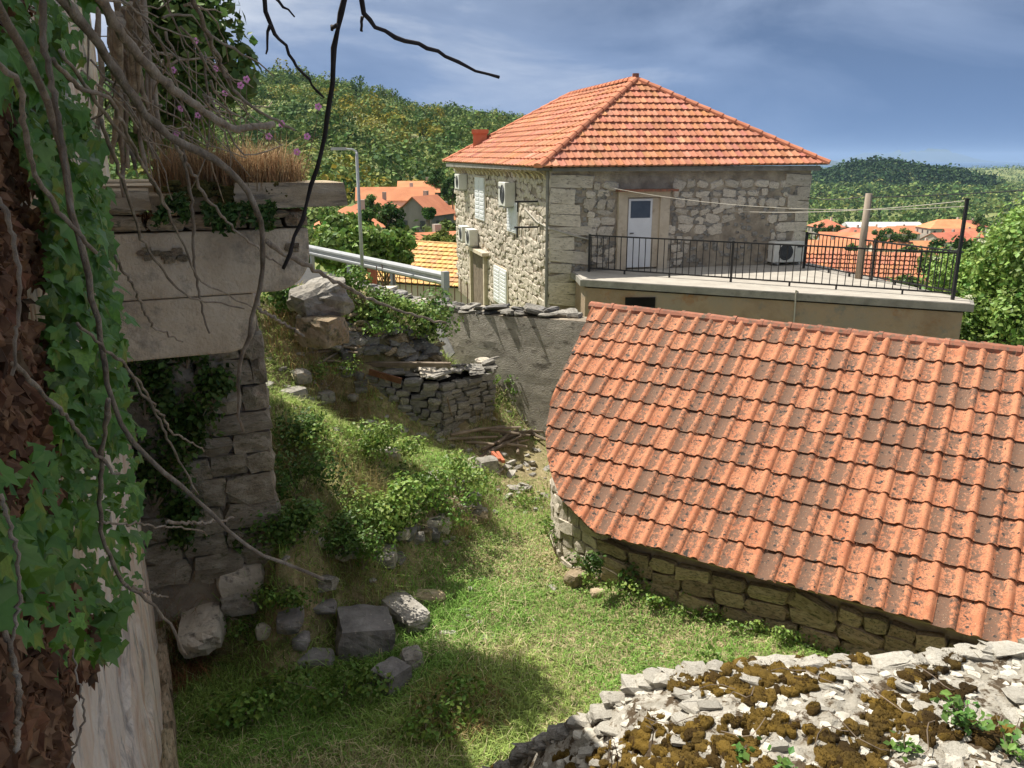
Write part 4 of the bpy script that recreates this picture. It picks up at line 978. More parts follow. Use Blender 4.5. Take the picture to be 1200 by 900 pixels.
for k in range(26):
    f = rs.random(); on1 = rs.random() < .68; p = ha.lerp(hb, f) if on1 else hb.lerp(hc, f); zt = (1.72 - .2 * f) if on1 else 1.53
    a = rs.uniform(0, 3.1); u = V(math.cos(a), math.sin(a), rs.gauss(0, .15)); v = V(-math.sin(a), math.cos(a), rs.gauss(0, .15)); s = rs.uniform(.18, .42)
    put_stone('roof_slab', rs.choice(['stone', 'stone_pale', 'stone']), hut, V(p.x, p.y + rs.uniform(-.02, .35), zt + rs.uniform(-.03, .09)), u * s, v * s * .7, u.cross(v).normalized() * rs.uniform(.03, .06))
rb2 = thing('collapsed_rubble', 'dark collapsed rubble wall heaped behind the ruined hut', 'rubble', tuple(gpt(430, 410)))
rs2 = random.Random(63)
for k in range(120):
    f = rs2.random(); x = 350 + 165 * f + rs2.gauss(0, 6); y = 392 + 26 * f + rs2.uniform(-16, 18); q = gpt(x, y); s = rs2.uniform(.12, .34); a = rs2.uniform(0, 3.1); u = V(math.cos(a), math.sin(a), rs2.gauss(0, .3)); v = V(-math.sin(a), math.cos(a), rs2.gauss(0, .3))
    put_stone('stone', rs2.choice(['stone', 'stone_dark', 'stone_dark', 'stone_warm']), rb2, q + V(0, 0, rs2.uniform(-.02, .16)), u * s, v * s * .75, u.cross(v).normalized() * s * rs2.uniform(.25, .5), rough=True)
plank('pale straight plank lying across the ruined hut', at_Y(396, 427, 12.55), at_Y(528, 428, 12.45), .07, .05, 'wood')
plank('reddish rotten plank slanting down inside the ruined hut', at_Y(432, 436, 12.38), at_Y(470, 447, 12.3), .10, .03, 'rust')
m = MB(); m.tube([at_z(536, 517, .5), at_z(531, 495, .75), at_Y(524, 466, 12.2)], [.02, .018, .012], 6); tag(m.build('stake', M['wood']), 'thin stake leaning on the corner of the ruined hut', 'stake')
# sticks heaped between hut and shed
rs = random.Random(17)
for k in range(16):
    x, y = rs.uniform(552, 628), rs.uniform(512, 530); p = gpt(x, y); a = rs.gauss(.25, .5); L_ = rs.uniform(.5, 1.15); d = V(math.cos(a), math.sin(a), rs.gauss(.02, .06)) * (L_ / 2)
    g0 = gz(p.x, p.y); p.z = g0 + .04 + .012 * k * rs.random(); m = MB(); m.tube([p - d, p + V(rs.gauss(0, .02), rs.gauss(0, .02), .02), p + d], [.03, .026, .018], 6)
    tag(m.build('stick', M['wood']), 'bare dead stick in the heap between ruin and shed', 'stick', 'sticks heaped by the ruin')
m = MB(); p = at_z(575, 525, .5); p.z = gz(p.x, p.y) + .12; m.obox(p, V(.05, .0, .0), V(.12, -.38, .02), V(0, 0, .05)); m.obox(p + V(.08, 0, .0), V(.05, .0, .0), V(.10, -.4, .0), V(0, 0, .05)); tag(obj('broken_tile_lath', fixn(m.mesh('broken_tile_lath', M['brick']))), 'reddish broken ridge tile on the stick heap', 'tile')
for k in range(11):
    x, y = rs.uniform(360, 415), rs.uniform(398, 430); p = gpt(x, y); a = rs.gauss(.1, .6); d = V(math.cos(a), math.sin(a), rs.gauss(0, .1)) * rs.uniform(.25, .5); p.z = gz(p.x, p.y) + .05 + .01 * k
    m = MB(); m.tube([p - d, p + d], [.022, .016], 6); tag(m.build('stick', M['wood']), 'weathered brown stick on the rubble slope above the hut', 'stick', 'sticks on the rubble slope')
# rocks standing about
def grock(x, y, z, size, label, rotz=0, mat='stone', tilt=(0, 0), seed=None, sink=.35, group=None, name='rock', amp=.14, sq=.5, cat='rock'):
    p = gpt(x, y); g0 = p.z; return rock(label, (p.x, p.y, g0 + size[2] * (.5 - sink)), size, rotz, mat, group, name, cat, 3, amp, seed, tilt, sq)
grock(571, 551, .15, (.34, .28, .30), 'rounded grey boulder on bare earth below the stick heap', .4, 'stone', seed=3)
p = gpt(627, 485); rock('chalky white upright rock against the foot of the banded wall', (p.x, p.y, p.z + .12), (.26, .2, .42), .3, 'stone_lichen', seed=4, amp=.45, sq=.2)
big = at_Y(374, 350, 10.8); rock('large grey boulder propped under the balcony end', (big.x, big.y, big.z), (.72, .6, .46), .5, 'stone', seed=8, tilt=(.2, -.3), amp=.35)
rock('cleft brown rock below the large boulder', (big.x + .05, big.y - .2, big.z - .40), (.6, .45, .4), -.4, 'stone_warm', seed=9, amp=.3)
# squared stones lying in the yard: (px, py, size, rot, label)
YST = [(240, 735, (.42, .95, .30), .25, 'stone_pale', 'long pale stone block with a drilled hole by the house wall'),
       (238, 678, (.38, .40, .34), .1, 'stone_pale', 'pale rounded block at the head of the long block'),
       (284, 692, (.46, .28, .32), .35, 'stone_pale', 'pale block wedged beside the head block'),
       (284, 720, (.36, .30, .22), .1, 'stone', 'half buried grey stone below the wedged block'),
       (310, 748, (.16, .14, .14), .3, 'stone_lichen', 'small chalky stone alone in the shaded grass'),
       (341, 733, (.26, .40, .18), .1, 'stone_dark', 'dark squared stone near the broken shaded stones'),
       (380, 716, (.26, .22, .10), .2, 'stone_dark', 'flat dark stone set in the weeds'),
       (353, 757, (.17, .22, .13), .1, 'stone_dark', 'small dark stone standing on a flat slab'),
       (363, 774, (.5, .26, .10), .05, 'stone_dark', 'flat dark slab under the small standing stone'),
       (429, 758, (.60, .56, .44), .25, 'stone_dark', 'big square dark purple grey block, half in shadow'),
       (483, 780, (.22, .3, .2), .3, 'stone', 'leaning grey stone beside the big square block'),
       (459, 803, (.34, .3, .26), .9, 'stone_dark', 'tilted grey stone before the big square block'),
       (468, 718, (.34, .92, .20), .72, 'stone', 'long trough like stone beam lying at the bank foot'),
       (496, 705, (.5, .2, .12), -.05, 'stone_warm', 'short flat stone beam touching the long beam'),
       (525, 745, (.2, .08, .05), 0, 'stone_lichen', 'white chip of stone in the sunny grass'),
       (677, 684, (.30, .22, .2), .6, 'stone_warm', 'yellowish stone in grass by the shed corner'),
       (700, 700, (.16, .12, .1), .2, 'stone_warm', 'small yellow stone fallen below the shed corner')]
for i, (x, y, s, rz, mt, lab) in enumerate(YST):
    grock(x, y, 0, s, lab, rz, mt, (rs.gauss(0, .05), rs.gauss(0, .05)), 60 + i, .22, None, 'stone_block' if s[0] > .25 else 'stone', .13, .62 if s[0] > .3 else .42, 'stone')
# stones showing in the grassy bank
rs = random.Random(77)
bank = [(345, 465, 'pale stone beside the pier in upper grass'), (470, 628, 'grey stone sticking out of the overgrown bank'), (408, 620, 'flat stone on top of the bank by brown grass'), (430, 530, 'mossy grey stone above the overgrown bank'), (455, 535, 'grey slab stone in weeds below the hut'),
        (508, 568, 'pale square stone at the bank end'), (535, 572, 'white stone in the weeds at the bank end'), (430, 640, 'brown stone in the face of the bank'), (452, 655, 'rounded stone low in the bank face'), (415, 655, 'small brown stone in the shaded bank face'), (395, 640, 'pale stone at the shadow line of the bank'), (480, 610, 'round grey stone in the bank near the weeds'), (380, 470, 'stone slab on the slope under the rubble'), (415, 470, 'dark stone on the slope beside the hut'), (350, 445, 'light stone on the path of the slope')]
for i, (x, y, lab) in enumerate(bank):
    p = gpt(x, y); z = p.z
    s = rs.uniform(.2, .42); rock(lab, (p.x, p.y, z + .03), (s, s * .7, s * .5), rs.uniform(0, 3), rs.choice(['stone', 'stone_pale', 'stone_warm']), 'stones in the grassy bank', 'stone', 'stone', 2, .15, 200 + i)
# ================================================================== MOSSY STONE ROOF AT OUR FEET
fr = thing('stone_slab_roof', 'mossy white lichened stone slab roof with a broken left end', 'roof', (2.2, 3.9, 0))
edge = [at_z(x, y, z) for x, y, z in ((560, 915, .55), (590, 893, .9), (640, 862, 1.35), (690, 836, 1.55), (745, 800, 1.8), (800, 782, 1.9), (860, 775, 1.95), (930, 772, 1.98), (1000, 770, 2.0), (1070, 768, 2.02), (1130, 762, 2.04), (1200, 757, 2.06), (1330, 750, 2.1), (1500, 742, 2.1))]
def rz_(x, y):
    """roof surface: highest towards the right, falling to the broken left end"""
    ex = [p.x for p in edge]; z = np.interp(x, ex, [p.z for p in edge]); ey = np.interp(x, ex, [p.y for p in edge])
    return z + .10 * np.clip((ey - y) / 1.5, 0, 1) + (fbm(np.asarray(x) * 3, np.asarray(y) * 3, 66) - .5) * .10 + (fbm(np.asarray(x) * 13, np.asarray(y) * 13, 68, 3) - .5) * .05
n1, n2 = 260, 90; vs = []
ex = [p.x for p in edge]; xs = np.linspace(edge[0].x, edge[-1].x, n1)
_ey = np.interp(xs, ex, [p.y for p in edge]) + .03 * (vn(xs * 6, 3 + 0 * xs, 2) - .5)
_X = np.repeat(xs, n2); _Y = (1.6 + (_ey[:, None] - 1.6) * np.linspace(0, 1, n2)[None]).ravel(); vs = np.c_[_X, _Y, rz_(_X, _Y) - .006]
ii = (np.arange(n1 - 1)[:, None] * n2 + np.arange(n2 - 1)[None]).ravel()
obj('roof_bed', npmesh('roof_bed', vs, np.c_[ii, ii + n2, ii + n2 + 1, ii + 1], M['roof_crust']), fr)
m = MB()
top = [V(*vs[i * n2 + n2 - 1]) for i in range(n1)]
for a, b in zip(top[:-1], top[1:]): m.add([V(a.x, a.y - .01, -.1), V(b.x, b.y - .01, -.1), b, a], [(0, 1, 2, 3)])
tl = [V(*vs[j]) for j in range(n2)]
for a, b in zip(tl[:-1], tl[1:]): m.add([V(a.x, a.y, -.1), V(b.x, b.y, -.1), b, a], [(0, 1, 2, 3)])
m.build('side_wall', M['stone_warm'], fr)
rs = random.Random(55); cnt = 0; pos = []
def try_pos(minD, far=.02):
    for _ in range(60):
        x = rs.uniform(edge[0].x + .1, 4.6); ey = float(np.interp(x, ex, [p.y for p in edge])); y = rs.uniform(2.6, ey - far)
        if all((x - a) ** 2 + (y - b) ** 2 > minD * minD for a, b in pos[-400:]): pos.append((x, y)); return x, y
    return None
while cnt < 80:                                                                # verge stones along the far edge
    f = cnt / 80; x = edge[0].x + .05 + (4.5 - edge[0].x) * f; ey = float(np.interp(x, ex, [p.y for p in edge])); z = float(rz_(x, ey)); w_ = rs.uniform(.08, .20)
    put_stone('stone', 'stone' if f < .13 else 'stone_lichen', fr, V(x, ey - rs.uniform(.03, .09), z + rs.uniform(-.02, .015)), V(w_, rs.gauss(-.0, .03), rs.gauss(0, .02)), V(rs.gauss(0, .02), rs.uniform(.07, .15), rs.gauss(.0, .02)), V(rs.gauss(0, .01), 0, rs.uniform(.04, .07)), rough=True); cnt += 1
while cnt < 298:
    q = try_pos(.07)
    if q is None: break
    x, y = q; z = float(rz_(x, y)); w_ = rs.uniform(.06, .15); a = rs.gauss(0, .5); u = V(math.cos(a), math.sin(a), rs.gauss(0, .10)); v = V(-math.sin(a), math.cos(a), rs.gauss(0, .10))
    put_stone('stone', 'stone' if x < -.15 and rs.random() < .6 else 'stone_lichen', fr, V(x, y, z + rs.uniform(-.015, .01)), u * w_, v * w_ * rs.uniform(.45, .9), u.cross(v).normalized() * rs.uniform(.02, .04), rough=rs.random() < .5); cnt += 1
J = Joined()
for _ in range(950):
    x = rs.uniform(edge[0].x + .1, 4.6); ey = float(np.interp(x, ex, [p.y for p in edge])); y = rs.uniform(2.5, ey - .02); s = rs.uniform(.02, .065); a = rs.uniform(0, 6)
    J.add(V(x, y, float(rz_(x, y)) - .008), V(math.cos(a), math.sin(a), rs.gauss(0, .2)) * s * 1.3, V(-math.sin(a), math.cos(a), rs.gauss(0, .2)) * s, V(0, 0, s * .4))
kind(J.build('stone_chips', 'stone_lichen', fr), 'stuff')
# moss cushions: low domes, brown-gold and dark
mv, mf, mc = [], [], []; nmo = 0; r_ = np.random.default_rng(8)
for _ in range(5200):
    x = r_.uniform(edge[0].x + .1, 4.6); ey = float(np.interp(x, ex, [p.y for p in edge])); y = r_.uniform(2.5, ey - .03)
    dens = float(fbm(x * 1.7, y * 2.2, 71, 3)) * .45 + float(fbm(x * 5, y * 6, 75, 3)) * .55
    if dens < .512 or nmo > 1900: continue
    rad = r_.uniform(.01, .042) * (1.35 if dens > .58 else 1); z = float(rz_(x, y)); asp = r_.uniform(.6, 1); ang = r_.uniform(0, 3)
    col = np.array((.75, .70, .8)) * .55 if (x > 2.1 and r_.random() < .65) or r_.random() < .22 else (np.array((1.0, 1.0, 1.0)) * r_.uniform(.7, 1.3))
    b = len(mv); nr, na = 4, 10; ring = []
    for q in range(nr):
        t = q / (nr - .5) * math.pi / 2
        for k in range(na):
            th_ = 2 * math.pi * k / na; rr_ = rad * math.cos(t) * (1 + .5 * (float(vn(math.cos(th_) * 2 + x * 9, math.sin(th_) * 2 + y * 9, 4)) - .5) * 2)
            px_, py_ = rr_ * math.cos(th_), rr_ * math.sin(th_) * asp; mv.append((x + px_ * math.cos(ang) - py_ * math.sin(ang), y + px_ * math.sin(ang) + py_ * math.cos(ang), z - .012 + .028 + rad * .14 * math.sin(t) + r_.normal(0, .003) - (.03 if q == 0 else 0))); mc.append(col)
    for q in range(nr - 1):
        for k in range(na): mf.append((b + q * na + k, b + q * na + (k + 1) % na, b + (q + 1) * na + (k + 1) % na, b + (q + 1) * na + k))
    mf += [(b + (nr - 1) * na + k, b + (nr - 1) * na + (k + 1) % na, b + (nr - 1) * na + (k + 2) % na, b + (nr - 1) * na + (k + 2) % na) for k in ()]
    mv.append((x, y, z + .014 + rad * .145)); mc.append(col); c_ = len(mv) - 1
    mf += [(b + (nr - 1) * na + k, b + (nr - 1) * na + k + 1, b + (nr - 1) * na + (k + 2) % na, c_) for k in range(0, na - 1, 2)]
    nmo += 1
_mv = np.array(mv); _mc = np.array(mc); _k = r_.integers(0, len(_mv), 34000); _P = _mv[_k] + r_.normal(0, .004, (34000, 3)); _bv, _bf, _bc = blades(_P, r_.uniform(.007, .018, 34000), r_.uniform(.002, .004, 34000), _mc[_k] * r_.uniform(.6, 1.5, 34000)[:, None], 1.2, r_)
kind(obj('moss_fuzz', npmesh('moss_fuzz', _bv, _bf, M['moss'], _bc), fr), 'stuff')
kind(obj('moss', npmesh('moss', np.array(mv), np.array(mf), M['moss'], np.array(mc), True), fr), 'stuff')
# dry stalks lying across it and small green plants
for k in range(11):
    x, y = rs.uniform(.9, 3.2), rs.uniform(3.2, 4.1); a = rs.uniform(0, 3.14); L_ = rs.uniform(.15, .42); pts = []
    for t in np.linspace(0, 1, 6): px_, py_ = x + L_ * math.cos(a) * t, y + L_ * math.sin(a) * t + .05 * math.sin(t * 5 + k); pts.append((px_, py_, float(rz_(px_, py_)) + .03 + .05 * t))
    m = MB(); m.tube(pts, .0028, 4); tag(m.build('dry_stalk', M['wood']), 'dry bent stalk lying on the mossy stone roof', 'stalk', 'dry stalks on the mossy roof')
def herb(label, base, n, hgt, spread, leaf, col, group=None, name='weed', cat='weed', stalks=5, mat='leaf', asp=1.5):
    t = thing(name, label, cat, tuple(base), group); r = np.random.default_rng(abs(hash((round(base[0], 2), round(base[1], 2)))) % 10 ** 6); m = MB(); lv = Leaves(); per = max(2, n // stalks)
    for s in range(stalks):
        a = r.uniform(0, 6.28); tip = Vector(base) + V(math.cos(a) * spread * r.uniform(.2, 1), math.sin(a) * spread * r.uniform(.2, 1), hgt * r.uniform(.55, 1))
        mid = Vector(base).lerp(tip, .5) + V(0, 0, hgt * .12); m.tube([base, mid, tip], [.004 + hgt * .004, .003 + hgt * .003, .0015], 4)
        f = r.uniform(.15, 1, per)[:, None]; P = np.array(base)[None] * (1 - f) ** 2 + 2 * f * (1 - f) * np.array(mid)[None] + f ** 2 * np.array(tip)[None] + r.normal(0, leaf * .8, (per, 3))
        lv.add(P, r.normal(0, .6, (per, 3)) + np.array([0, -.2, 1.]), r.uniform(.6, 1.2, per) * leaf, tint(per, col, .22, r), asp)
    m.build('stem', M['wood'], t); lv.build('foliage', M[mat], t); return t
for i, (x, y, n, lab) in enumerate(((1130, 850, 110, 'leafy green seedling bush on the mossy stone roof'), (1060, 868, 36, 'small green sprout between stones of the mossy roof'), (870, 858, 26, 'tiny sparse green sprig on the mossy roof'), (1180, 880, 60, 'green seedling plant at the edge of the mossy roof'), (920, 890, 24, 'tiny clover tuft low on the mossy roof'))):
    p = at_z(x, y + 12, 2.05); p.z = float(rz_(p.x, p.y)); herb(lab, p, n, .16 if n > 50 else .07, .16 if n > 50 else .07, .034, (.12, .24, .05), stalks=6)
for i, x in enumerate((715, 722, 762)):
    p = at_z(x, 895, 1.75); p.z = float(rz_(p.x, p.y)); m = MB(); m.tube([p, p + V(.01, 0, .12), p + V(-.015, .02, .26 - .05 * i)], [.004, .0035, .002], 5)
    for q in range(6): m.tube([p + V(.005 - .003 * q, .003 * q, .1 + .025 * q), p + V(.03 * (-1) ** q, .01, .115 + .025 * q)], [.002, .004], 4)
    tag(m.build('dead_weed', M['wood']), 'dead upright weed stalk at the broken end of the roof', 'weed', 'dead weed stalks on the broken roof end')

# ================================================================== ROAD SIDE BEYOND THE WALL
ga, gb = at_z(330, 286, CZ - 2.72), at_z(522, 327, CZ - 2.72)
rdn = (gb - ga).normalized(); rsd = V(-rdn.y, rdn.x, 0)
m = MB(); o_ = ga - rdn * 12 + V(0, 0, -.62); m.obox(V(o_.x, o_.y, CZ - 3.30) - rsd * 2.2, rdn * 19.5, rsd * 2.0, V(0, 0, .08)); kind(obj('road', fixn(m.mesh('road', M['asphalt']))), 'structure')
gr = thing('guard_rail', 'galvanised steel crash barrier ending beside the yellow tiled roof', 'guard rail', tuple(gb + V(0, 0, -.6)))
prof = [(0, .155), (.03, .145), (.075, .10), (.075, .06), (.02, .02), (.02, -.02), (.075, -.06), (.075, -.10), (.03, -.145), (0, -.155)]
m = MB(); A_, B_ = ga - rdn * 6, gb; b0 = len(m.v)
for P in (A_, B_):
    for o, z_ in prof: m.v.append(tuple(P - rsd * o + V(0, 0, z_)))
for i in range(9): m.f.append((i, i + 1, 11 + i, 10 + i))
obj('beam', fixn(m.mesh('beam', M['galv'])), gr).modifiers.new('s', 'SOLIDIFY').thickness = .008
m = MB(); m.obox(gb - rsd * .12 + V(0, 0, -.19), rdn * .12, rsd * .16, V(0, 0, .38)); obj('end_shoe', fixn(m.mesh('end_shoe', M['galv'])), gr)
for k in range(4):
    p = gb - rdn * (.15 + k * 2.6); m = MB(); m.obox(p + rsd * .01 + V(0, 0, -1.0), rdn * .10, rsd * .10, V(0, 0, 1.1)); obj('post', fixn(m.mesh('post', M['galv'])), gr)
lp = at_Y(425, 322, 21.0); lt = at_Y(415, 178, 21.0)
sl_ = thing('street_lamp', 'slim galvanised street lamp rising in front of the crash barrier', 'street lamp', tuple(lp))
m = MB(); m.tube([lp - V(0, 0, .8), lp.lerp(V(lp.x, lp.y, lt.z), .5), V(lp.x, lp.y, lt.z)], [.05, .044, .036], 10); m.build('pole', M['galv'], sl_, True)
m = MB(); hd = V(lp.x, lp.y, lt.z); m.tube([hd, hd + V(-.1, 0, .06), hd + V(-.32, 0, .07)], .03, 6); m.build('arm', M['galv'], sl_)
m = MB(); m.obox(hd + V(-.62, -.1, .04), V(.36, 0, 0), V(0, .2, 0), V(0, 0, .07)); obj('lamp_head', fixn(m.mesh('lamp_head', M['galv'])), sl_)
rf = thing('rod_fence', 'row of thin rusty reinforcing rods behind the crash barrier end', 'fence', tuple(gb))
pa, pb_ = at_Y(442, 330, 21.5), at_Y(548, 352, 19.8); bm_ = MB(); bm_.tube([(0, 0, -.45), (0, 0, .42)], .012, 4); bme = bm_.mesh('rod', M['rust'])
for k in range(16):
    o = link(bpy.data.objects.new('rod', bme)); par(o, rf); o.location = pa.lerp(pb_, k / 15); o.scale.z = 1 + .25 * math.sin(k * 2.3)
m = MB(); kp, kq = at_Y(505, 352, 21.8), at_Y(560, 364, 20.4); m.prism([kp, kq, kq + V(0, 0, -1.2), kp + V(0, 0, -1.2)], V(.1, .3, 0)); m.prism([], V(0, 0, 1)) if False else None
tag(obj('parapet_wall', fixn(m.mesh('parapet_wall', M['concrete']))), 'low pale concrete parapet between crash barrier and stone house', 'wall')
m = MB(); bp = at_Y(435, 316, 23.5); m.obox(bp + V(-.12, 0, -.5), V(.24, 0, 0), V(0, .3, 0), V(0, 0, .75)); tag(obj('brick_post', fixn(m.mesh('brick_post', M['brick']))), 'short brick post seen below the crash barrier beside the lamp', 'post')

# ---- house with yellow tiles
yh = thing('yellow_roof_house', 'low house with yellow tiled roof beyond the crash barrier', 'house', (-4, 45, -1))
y0, y1 = at_Y(470, 283, 46.0), at_Y(585, 290, 44.6); dd = (y1 - y0).normalized(); dn_ = V(dd.y, -dd.x, 0).normalized(); dn_ = dn_ if dn_.y < 0 else -dn_
sl0 = dn_ * 3.6 + V(0, 0, -1.75)
e0_, e1_ = y0 - dd * 1.3 + sl0, y1 + sl0 + dd * 1.2
m = MB(); m.add([y0, y1, e1_, e0_, y0 - dn_ * 3.6 + V(0, 0, -1.75), y1 - dn_ * 3.6 + V(0, 0, -1.75)], [(0, 1, 2, 3), (1, 0, 4, 5)]); yr = obj('roof', fixn(m.mesh('roof', M['yellow_tile'])), yh)
face_tiles(e0_, e1_, y0, y1, 'roof_tiles', .4, .3, yr, 'yellow_tile', .03, step=.05)
caps(y0 - dn_ * .1, y1 - dn_ * .1, 14, 'ridge_cap', .1, 'yellow_cap', yr) if pm('yellow_cap', [(.3, (.5, .3, .12)), (.7, (.62, .38, .17))], scale=2) else None
m = MB(); g_ = [e0_ + V(0, 0, -.1) - dn_ * .3 + dd * .4, e1_ + V(0, 0, -.1) - dn_ * .3]; m.prism([g_[0], g_[1], g_[1] + V(0, 0, -4), g_[0] + V(0, 0, -4)], -dn_ * 6.5); obj('wall', fixn(m.mesh('wall', M['village_wall'])), yh)

# ================================================================== VILLAGE HOUSES
def village(px, py, D, w_, d, h, rot, label, hip=False, wall='village_wall', rh=None, tile='far_tile', group=None, win=True):
    """house whose ridge centre shows at pixel (px,py) at distance D; w along the ridge, d across"""
    c = at_Y(px, py, D); rh = rh or d * .27; zr = c.z; ze = zr - rh; zb = min(float(land(c.x, c.y)[0]) - .3, ze - h)
    t = thing('village_house', label, 'house', (c.x, c.y, max(zb, ze - h - 3)), group); rot = R(rot); u = V(math.cos(rot), math.sin(rot), 0); v = V(-math.sin(rot), math.cos(rot), 0); b = V(c.x, c.y, 0)
    m = MB(); m.obox(b - u * w_ / 2 - v * d / 2 + V(0, 0, zb), u * w_, v * d, V(0, 0, ze - zb))
    if not hip:
        for s in (-1, 1): m.prism([b + u * s * w_ / 2 - v * d / 2 + V(0, 0, ze), b + u * s * w_ / 2 + v * d / 2 + V(0, 0, ze), b + u * s * w_ / 2 + V(0, 0, zr - .1)], -u * s * .2)
    obj('wall', fixn(m.mesh('wall', M[wall])), t)
    o = .35; m = MB(); k = [b - u * (w_ / 2 + o) - v * (d / 2 + o) + V(0, 0, ze - .1), b + u * (w_ / 2 + o) - v * (d / 2 + o) + V(0, 0, ze - .1), b + u * (w_ / 2 + o) + v * (d / 2 + o) + V(0, 0, ze - .1), b - u * (w_ / 2 + o) + v * (d / 2 + o) + V(0, 0, ze - .1)]
    ins = d / 2 if hip else -o; a1, a2 = b - u * max(w_ / 2 - ins, .2) + V(0, 0, zr), b + u * max(w_ / 2 - ins, .2) + V(0, 0, zr)
    if hip: m.add(k + [a1, a2], [(0, 1, 5, 4), (1, 2, 5), (2, 3, 4, 5), (3, 0, 4), (3, 2, 1, 0)])
    else: m.add(k + [a1, a2, a1 - V(0, 0, .15), a2 - V(0, 0, .15)], [(0, 1, 5, 4), (2, 3, 4, 5), (0, 4, 6), (4, 3, 6), (5, 1, 7), (2, 5, 7), (0, 6, 7, 1), (6, 3, 2, 7)])
    r_o = obj('roof', fixn(m.mesh('roof', M[tile])), t)
    m = MB(); cc = b + u * w_ * .22 + v * d * .12 + V(0, 0, zr - rh * .35); m.obox(cc - u * .3 - v * .3, u * .6, v * .6, V(0, 0, rh * .35 + .6)); obj('chimney', fixn(m.mesh('chimney', M['village_wall'])), r_o)
    if win:
        for (p0, ax, L_, nrm) in ((b - u * w_ / 2 - v * (d / 2 + .03), u, w_, -v), (b - u * (w_ / 2 + .03) - v * d / 2, v, d, -u), (b + u * (w_ / 2 + .03) - v * d / 2, v, d, u)):
            if nrm.y > .1: continue
            nw = max(2, int(L_ / 2.8))
            for q in range(nw):
                m = MB(); m.obox(p0 + ax * (L_ * (q + .5) / nw - .4) + V(0, 0, ze - 1.9), ax * .8, nrm * .05, V(0, 0, 1.1)); obj('window', fixn(m.mesh('window', M['village_window'])), t)
    return t
VL = [(498, 229, 118, 7.0, 5.6, 4.6, 68, 'large grey stone gabled house below the hillside', False, 'village_grey', 2.5),
      (522, 241, 126, 5.0, 5.0, 4, 68, 'smaller red roofed wing behind the grey gabled house', False, 'village_wall', 1.8),
      (474, 243, 128, 5, 5, 4, 10, 'orange roof corner left of the grey gabled house', False, 'village_wall', 1.4),
      (463, 219, 135, 12, 7, 3.5, 8, 'long low house with a wide orange roof', False, 'village_wall', 1.9),
      (491, 212, 140, 6.5, 6, 5, 4, 'tall white village house with orange roof', False, 'village_wall', 1.7),
      (438, 230, 125, 7, 6, 3, 5, 'small orange roofed house left of the long low house', True, 'village_wall', 1.6),
      (408, 242, 80, 6, 5.5, 3, 12, 'orange hipped roof seen above the fig bush', True, 'village_wall', 1.7),
      (502, 272, 70, 4.6, 4.4, 2.5, 28, 'little shed with orange roof under the grey gabled house', False, 'village_grey', 1.1),
      (535, 275, 66, 4, 4, 2.5, 20, 'dull little roof against the stone house corner', False, 'village_wall', 1.0)]
for a in VL: village(*a[:7], a[7], a[8], a[9], a[10], group='village houses below the hillside')
VR = [(969, 257, 300, 10, 9, 3, 4, 'orange hipped house on the plain just right of the stone house', True), (1000, 266, 250, 9, 8, 3, 8, 'orange roofed house behind the railing by the wooden pole', True), (990, 272, 225, 13, 8, 3, -12, 'long dull orange roof beside the wooden pole', False), (1017, 272, 215, 13, 10, 3, 10, 'broad orange roofed house right behind the wooden pole', True),
      (962, 281, 170, 13, 8, 3, 0, 'pale house with wide orange roof against the stone house', False), (1021, 265, 290, 11, 8, 3, 5, 'orange roof just right of the wooden pole', True), (1050, 265, 290, 14, 8, 3, -4, 'orange roof halfway between wooden pole and iron post', True), (1080, 264, 300, 18, 9, 3, 2, 'wide pale orange roof on the plain', False), (1112, 257, 290, 18, 10, 5, 3, 'two storey house with a wide orange roof behind the iron post', True), (1136, 258, 320, 10, 8, 3, 6, 'orange roof peeping over the elder tree top', True),
      (1112, 272, 230, 12, 8, 3, 20, 'orange roof by the iron post above the railing', False), (1045, 283, 200, 9, 6, 2, -10, 'brownish low roof between the two poles', False), (1078, 282, 210, 10, 7, 2, 4, 'low tan roof just above the rear railing', False), (1128, 268, 260, 10, 8, 3, -14, 'reddish roof between iron post and elder tree', False)]
for a in VR: village(a[0], a[1], a[2], a[3], a[4], a[5], a[6], a[7], a[8], group='village houses on the plain')
c = at_Y(1034, 261, 330); t = thing('white_barn', 'long low white roofed building on the plain', 'building', (c.x, c.y, c.z - 5))
m = MB(); m.obox(c + V(-14, -4, -6), V(28, 0, 0), V(0, 8, 0), V(0, 0, 4.6)); m.build('wall', M['village_grey'], t); m = MB(); m.prism([c + V(-15, -5, -1.4), c + V(-15, 5, -1.4), c + V(-15, 0, .3)], V(30, 0, 0)); obj('roof', fixn(m.mesh('roof', M['white_paint'])), t)
# tiled roof of the house just below the terrace
nh = thing('terrace_neighbour_house', 'orange tiled roof of the house right below the rear railing', 'house', (9.5, 30, 0))
r0_, r1_ = at_Y(945, 292, 30), at_Y(1100, 298, 30); q_ = V(0, -4.2, -2.0)
m = MB(); m.add([r0_ - V(2, 0, 0), r1_, r1_ + q_, r0_ + q_ - V(2, 0, 0), r1_ + V(0, 4.2, -2), r0_ + V(-2, 4.2, -2)], [(0, 1, 2, 3), (1, 0, 5, 4)]); nr_ = obj('roof', fixn(m.mesh('roof', M['house_tile'])), nh)
face_tiles(r0_ + q_ - V(2, 0, 0), r1_ + q_, r0_ - V(2, 0, 0), r1_, 'roof_tiles', .3, .2, nr_, 'house_tile', step=.03)
m = MB(); m.obox(r0_ + q_ + V(-1.7, .4, -4), V(r1_.x - r0_.x + 1.5, 0, 0), V(0, 7.6, 0), V(0, 0, 3.9)); obj('wall', fixn(m.mesh('wall', M['village_wall'])), nh)
